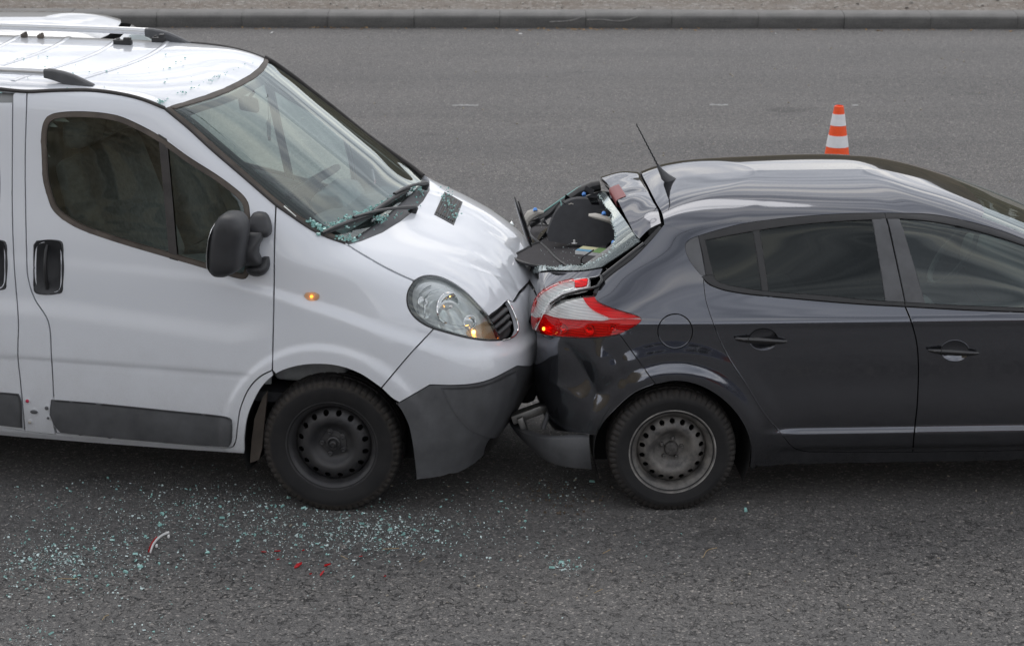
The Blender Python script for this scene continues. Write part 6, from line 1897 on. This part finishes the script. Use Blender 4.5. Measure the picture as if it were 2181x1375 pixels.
# low works building next to it, mirrored in the flank of the hatchback
simple('render_slate', (0.10, 0.11, 0.15), .8, noise=.2, nscale=2); simple('brick_red', (0.16, 0.045, 0.035), .85, noise=.3, nscale=3)
simple('frame_white', (0.6, 0.6, 0.6), .6); simple('pane_dark', (0.02, 0.025, 0.03), .1)
bld = empty('works_building', (20, -13.0, 0))
tag(bld, 'low slate coloured building with white windows mirrored in the side of the hatchback', 'building')
box_obj('wall', (6, -3, 2.3), (56, 6, 4.6), 'render_slate', bld, .05)
box_obj('roof_edge', (6, -3, 4.72), (56.6, 6.6, .24), 'frame_white', bld, .05)
for k in range(12):
    x = -19 + k * 4.4
    if k % 4 == 2: box_obj('gate', (x, .06, 1.7), (3.2, .1, 3.4), 'brick_red', bld, .02); continue
    wf = box_obj('window', (x, .05, 2.2), (2.6, .12, 1.7), 'frame_white', bld, .02)
    for dx in (-.62, .62): box_obj('pane', (x + dx, .13, 2.2), (1.1, .04, 1.45), 'pane_dark', wf, .0)
# contact wires over the road: out of the frame, mirrored in the windscreen
for wy, wz, lab_ in ((9.0, 6.4, 'nearer of the overhead wires mirrored as thin lines in the windscreen of the van'), (12.5, 6.6, 'middle one of the overhead wires mirrored in the windscreen of the van'), (15.5, 6.5, 'farther of the overhead wires mirrored in the windscreen of the van')):
    o = tube_obj('overhead_wire', [(x, wy + .15 * math.sin(x * .12), wz - .5 + .5 * (x / 40) ** 2) for x in np.linspace(-40, 40, 41)], .022, 'black_trim', None, 6)
    tag(o, lab_, 'wire', 'overhead wires above the road')
# ------------------------------------------------------------------ silver car in the next lane, behind the van
SIL = vframe(181.0, -2.94, 15.85)
sm = Mould(car_rows(), SIL, 200, 150, 3)
silver = empty('silver_car'); silver.matrix_world = SIL
tag(silver, 'silver car in the next lane, its roof showing above the van roof rails', 'car')
Sp = sm.pts
rh = Sp([('t', -.03, 0), ('t', -.02, -.3), ('t', .02, -.52), ('t', .3, -.60), ('t', .8, -.655), ('t', 1.2, -.655), ('t', 1.48, -.60), ('t', 1.545, -.45), ('t', 1.585, 0)])
sm.panel('roof', np.concatenate([rh, (rh[1:-1] * (1, -1, 1))[::-1]]), (0, 0, -1), 'silver_paint', silver, res=.03)
wsh = Sp([('t', 1.59, 0), ('t', 1.55, -.45), ('t', 1.49, -.60), ('t', 1.75, -.63), ('t', 2.0, -.67), ('t', 2.22, -.70), ('t', 2.36, -.45), ('t', 2.42, 0)])
sm.panel('windscreen', np.concatenate([wsh, (wsh[1:-1] * (1, -1, 1))[::-1]]), (-.5, 0, -.87), 'glass_tint', silver, res=.04, thick=0, edge=0)
sw = [('s', x, z) for x, z in ((.15, 1.14), (.35, 1.27), (.7, 1.335), (1.1, 1.345), (1.5, 1.27), (2.0, 1.06), (1.5, 1.01), (.8, 1.04))]
sm.panel('side_window', Sp(sw), SIDE, 'glass_tint', silver, mirror=True, res=.04, thick=0, edge=0, off=.004)
rw_ = Sp([('b', 0, 1.06), ('b', -.45, 1.08), ('b', -.44, 1.30), ('b', 0, 1.33)])
sm.panel('rear_window', np.concatenate([rw_, (rw_[1:3] * (1, -1, 1))[::-1]]), (.7, 0, -.7), 'glass_tint', silver, res=.04, thick=0, edge=0, off=.004)
sm.shell('body', 'silver_paint', silver, -.004, 2, lambda c: c[2] > .22 and not (abs(c[1]) > .7 and c[2] < .68 and (abs(c[0]) < .36 or abs(c[0] - 2.641) < .36)) and not (1.5 < c[0] and c[2] > 1.03 and abs(c[1]) < .68) and not (c[2] > 1.34))
for x_ in (0.0, 2.641):
    for s_ in (-1, 1):
        wheel(silver, (x_, s_ * .776, .305), s_, .308, .186, .2055, 18, ('tyre_plain', 'rim_dusty'), CAR_HUB)
arch_liner(silver, 0, .30, .375, .865, .52); arch_liner(silver, 2.641, .30, .375, .865, .52)
ext('underbody', [(-.5, .25), (3.3, .25), (3.3, .6), (-.5, .6)], -.5, .5, 'underbody', silver, 0)

# ------------------------------------------------------------------ traffic cone beyond the hatchback
cz = on_plane(Matrix(), 1787, 226, 2, .75)
cone = empty('traffic_cone', (cz.x, cz.y, 0))
tag(cone, 'orange traffic cone with two white bands standing beyond the dark hatchback', 'traffic cone')
def pt_at(py):   # height on the cone's near side seen at a pixel row
    o, d = cam_ray(1787, py); return (o + d * ((cz.y - o.y) / d.y)).z
H0 = .75
rad = lambda z: .035 + (H0 - z) / H0 * .118
zs = [pt_at(p) for p in (226, 242, 266, 287, 311)]
def cone_ring(name, z0, z1, mat, out=0.0, capt=False):
    bm = bmesh.new()
    pr = [(rad(z0) + out, z0), (rad(z1) + out, z1)]
    if capt: pr += [(rad(z1) * .8, z1 + .004), (rad(z1) * .7, z1 - .02), (0, z1 - .02)]
    if out: pr = [(rad(z0), z0)] + pr + [(rad(z1), z1)]
    add_lathe(bm, pr, 40)
    bmesh.ops.transform(bm, matrix=Matrix.Rotation(math.pi / 2, 4, 'X'), verts=bm.verts[:])
    return bm_obj(name, bm, mat, cone)
cone_ring('cone_body', .03, H0, 'cone_orange', capt=True)
cone_ring('white_band', zs[2], zs[1], 'cone_white', .002)
cone_ring('white_band', zs[4], zs[3], 'cone_white', .002)
box_obj('cone_base', (0, 0, .018), (.40, .40, .036), 'cone_orange', cone, .012)

# ------------------------------------------------------------------ debris
def scatter(n, blobs):
    w = np.array([b[0] for b in blobs], float); w /= w.sum(); out = []
    for k in rng.choice(len(blobs), n, p=w):
        _, cx_, cy_, sx, sy = blobs[k]
        px, py = rng.normal(cx_, sx), rng.normal(cy_, sy)
        if py < 985 or px < -40 or py > 1390: continue
        out.append(tuple(ground(px, py, .003)))
    return out
blobs = [(5, 560, 1120, 330, 55), (4, 760, 1130, 170, 32), (3, 460, 1080, 190, 35), (3, 150, 1190, 110, 45), (.45, 146, 1192, 16, 9), (1.2, 110, 1180, 180, 90), (1.2, 820, 1140, 70, 22), (.4, 1210, 1204, 20, 9), (.25, 1150, 1130, 80, 50), (.5, 1180, 1045, 50, 25), (.8, 420, 1200, 300, 70), (.3, 85, 1350, 40, 20), (.5, 70, 1210, 50, 20), (.08, 1380, 1195, 40, 20), (.3, 360, 1340, 60, 20)]
pts = scatter(6500, blobs)
sz = [float(np.clip(rng.lognormal(math.log(.0030), .62), .0013, .013)) for _ in pts]
g1 = crumbs('glass_fragments', pts[:5200], 'glass_crumb_pale', [s_ * .70 for s_ in sz[:5200]]); tag(g1, 'pale crumbs of shattered safety glass strewn over the road below the van', 'glass', kind='stuff')
sz2 = [s * 1.25 for s in sz[5200:]]
g2_ = crumbs('glass_fragments', pts[5200:], 'glass_crumb', sz2); tag(g2_, 'larger green chips of shattered glass strewn over the road around the van wheel', 'glass', kind='stuff')
# glass heaped along the wipers, on the scuttle and on the roof of the van
vp, vs = [], []
def heap(q0, q1, n, sp, s0, lift=.004):
    for _ in range(n):
        t = random.random(); a = q0[0] + (q1[0] - q0[0]) * t + random.gauss(0, sp); b = q0[1] + (q1[1] - q0[1]) * t + random.gauss(0, sp * .7)
        h = vm.pick(a, b); vp.append(VAN @ Vector(h[0] + h[1] * (lift + random.random() * .006))); vs.append(s0 * random.uniform(.5, 1.35))
heap((665, 478), (690, 492), 55, 6, .0085); heap((690, 490), (800, 446), 150, 5, .0075); heap((735, 480), (760, 468), 25, 8, .009); heap((798, 447), (870, 405), 95, 4, .0065)
heap((715, 508), (755, 514), 45, 4, .0065); heap((795, 470), (828, 465), 30, 6, .007); heap((880, 400), (905, 415), 25, 5, .006); heap((760, 512), (880, 440), 14, 5, .006)
heap((945, 415), (970, 470), 60, 8, .0055, .014); heap((900, 410), (880, 445), 10, 6, .006)
g3 = crumbs('glass_fragments', vp, 'glass_crumb', vs, flat=.8); tag(g3, 'green crumbs of glass heaped along the wipers and vent of the white van', 'glass', kind='stuff')
vp, vs = [], []
heap((340, 222), (480, 158), 34, 3, .0055); heap((480, 158), (560, 125), 5, 2, .0045); heap((328, 213), (345, 222), 10, 3, .007)
for _ in range(38):
    h = vm.pick(random.uniform(0, 420), random.uniform(118, 200)); vp.append(VAN @ Vector(h[0] + h[1] * .003)); vs.append(random.uniform(.003, .0075))
g4 = crumbs('glass_fragments', vp, 'glass_crumb', vs); tag(g4, 'chips of green glass scattered on the roof of the white van', 'glass', kind='stuff')
# crumbs in the boot of the hatchback and along the torn glass edge
vp, vs = [], []
for _ in range(70):
    p = on_plane(CAR, random.uniform(1150, 1260), random.uniform(495, 560), 2, 1.058); vp.append(CAR @ (p + Vector((0, 0, .004)))); vs.append(random.uniform(.0012, .003))
for i in range(len(jag) - 1):
    for _ in range(4):
        t = random.random(); h = km.pick(jag[i][0] + (jag[i+1][0] - jag[i][0]) * t + random.gauss(0, 1.5), jag[i][1] + (jag[i+1][1] - jag[i][1]) * t + random.gauss(0, 1.5))
        vp.append(CAR @ Vector(h[0] + h[1] * .006)); vs.append(random.uniform(.002, .005))
g5 = crumbs('glass_fragments', vp, 'glass_crumb_pale', vs); tag(g5, 'tiny glass crumbs on the parcel shelf and broken rear window of the dark hatchback', 'glass', kind='stuff')

# broken strip of lamp trim
a = [ground(*q) for q in crv((321, 1184), (327, 1168), (338, 1154), (350, 1146), (360, 1142), step=4)]
ts = empty('lamp_trim_strip', tuple(a[len(a) // 2]))
tag(ts, 'curved strip of broken white and red lamp trim lying on the road among the glass', 'debris')
c0 = a[len(a) // 2]
rel = [p - c0 for p in a]
tube_obj('white_strip', [p + Vector((0, 0, .022)) for p in rel], [(.006, .004)] * len(rel), 'white_plastic', ts, 8)
tube_obj('red_edge', [p + Vector((-.009, .006, .022)) for p in rel[:int(len(rel) * .7)]], [(.005, .004)] * int(len(rel) * .7), 'red_shard', ts, 8)
for k in (.45, .95):
    p = rel[int(k * (len(rel) - 1))]; box_obj('clip', p + Vector((.012, -.015, .012)), (.010, .02, .014), 'white_plastic', ts, .003)
# red lens shards, each its own shape
sh = [((557, 1175), (568, 1180), 3), ((583, 1174), (597, 1178), 3), ((590, 1193), (596, 1194), 3), ((644, 1174), (648, 1175), 4), ((626, 1210), (643, 1204), 7), ((690, 1206), (705, 1205), 5), ((660, 1224), (664, 1225), 4), ((682, 1227), (690, 1220), 3), ((768, 1186), (771, 1188), 4), ((818, 1229), (822, 1230), 4)]
lab = ['red plastic splinter, leftmost of the red shards on the road', 'thin bent red splinter just right of the leftmost red shard', 'tiny red sliver below the thin bent red splinter', 'small red chip highest of the shards in the middle of the glass', 'largest red plastic shard lying on the road below the van', 'flat red shard right of the largest red shard', 'small red chip below and right of the largest red shard', 'red splinter pointing up below the flat red shard', 'lone red speck to the right of the highest red chip', 'red speck on the road, rightmost of the red shards']
for (q0, q1, wpx), lb_ in zip(sh, lab):
    p0, p1 = ground(*q0), ground(*q1); c = (p0 + p1) / 2; d = (p1 - p0); L = d.length; d.normalize(); n_ = Vector((-d.y, d.x, 0)); w2 = wpx * .0020
    bm = bmesh.new()
    pl_ = [(-L/2, -w2 * .3), (-L * .2, -w2), (L * .4, -w2 * .7), (L/2, w2 * .2), (L * .1, w2), (-L * .35, w2 * .8)]
    pl_ = [(u * random.uniform(.85, 1.15), v * random.uniform(.6, 1.2)) for u, v in pl_]
    add_prism(bm, pl_, .003, .007, lambda u, v, z: d * u + n_ * v + Vector((0, 0, z + u * .25 + .004)))
    o = bm_obj('red_shard', bm, 'red_shard'); o.location = (c.x, c.y, 0)
    tag(o, lb_, 'shard', 'red lamp shards on the road')
# dry stems
stm = [[(123, 1234), (165, 1234)], [(218, 1322), (224, 1314), (232, 1311)], [(815, 1171), (850, 1169)], [(726, 1185), (740, 1192)], [(1498, 1188), (1506, 1174), (1527, 1168)], [(1284, 1180), (1300, 1172)], [(1266, 1264), (1283, 1256)], [(893, 1198), (905, 1190)]]
slab = ['straight dry stem at the left, below the pale glass cluster', 'short bent dry stem near the bottom left of the road', 'straight dry stem among the glass right of the red shards', 'thin dry stem just left of the van wheel, among red shards', 'hooked dry stem on the clear road in front of the hatchback wheel', 'faint dry stem left of the hooked one', 'short pale dry stem lowest on the road in the middle', 'thin dry stem right of the red shards']
for q, lb_ in zip(stm, slab):
    pp = [ground(*k, .006) for k in crv(*q, step=4)]; c = pp[len(pp) // 2]
    o = tube_obj('dry_stem', [p - c + Vector((0, 0, .006)) for p in pp], .0016, 'straw', None, 5); o.location = c
    tag(o, lb_, 'stem', 'dry stems on the road')
# clods shaken loose between the vehicles, leaves along the kerb, pale grit on the road
V_ = [tuple(ground(rng.normal(1180, 60), rng.normal(1055, 22), .003)) for _ in range(90)]
simple('mud_clod', (0.10, 0.078, 0.058), 0.95, noise=0.3, nscale=40)
tag(crumbs('mud_crumbs', V_, 'mud_clod', [random.uniform(.003, .009) for _ in V_], flat=.9), 'brown crumbs of mud shaken onto the road between the two vehicles', 'mud', kind='stuff')
lp = []
for _ in range(150):
    px = random.choice([random.uniform(150, 2181), random.gauss(1250, 60), random.gauss(700, 150)]); py = 59 + (px - 1090) * .0037 + abs(random.gauss(0, 2.5)) + 1
    lp.append(tuple(ground(px, py, .004)))
tag(crumbs('fallen_leaves', lp, 'leaf_dry', [random.uniform(.008, .03) for _ in lp], flat=.12), 'dry brown leaves and litter caught along the foot of the kerb', 'leaves', kind='stuff')
gp = [tuple(ground(random.uniform(600, 2181), random.uniform(70, 1370), .002)) for _ in range(420)]
simple('pale_grit', (0.36, 0.32, 0.26), .9, noise=.3)
tag(crumbs('loose_grit', gp, 'pale_grit', [random.uniform(.002, .006) * (1 + p[1] / 14) for p in gp], flat=.5), 'scattered pale grit and crumbs of leaf on the asphalt', 'grit', kind='stuff')
st = []
for _ in range(900):
    s_, d_ = random.uniform(-7, 7), .36 + abs(random.gauss(0, 1.0)); x, y = kp(s_, d_); st.append((x, y, .15))
simple('gravel_stone', (0.33, 0.31, 0.28), .9, noise=.4, nscale=5)
tag(crumbs('gravel', st, 'gravel_stone', [float(np.clip(rng.lognormal(math.log(.010), .45), .004, .03)) for _ in st], flat=.8), 'loose gravel on the bare ground behind the kerb', 'gravel', kind='stuff')
for q, lb_, s_ in (((580, 71), 'white scrap on the far road above the van windscreen', .03), ((1108, 72), 'white scrap near the kerb above the middle of the picture', .028), ((1655, 72), 'white scrap near the kerb above the traffic cone', .03)):
    c = ground(*q); o = crumbs('litter_scrap', [(0, 0, 0)], 'white_plastic', [s_], flat=.2); o.location = c
    tag(o, lb_, 'litter', 'white scraps near the kerb')
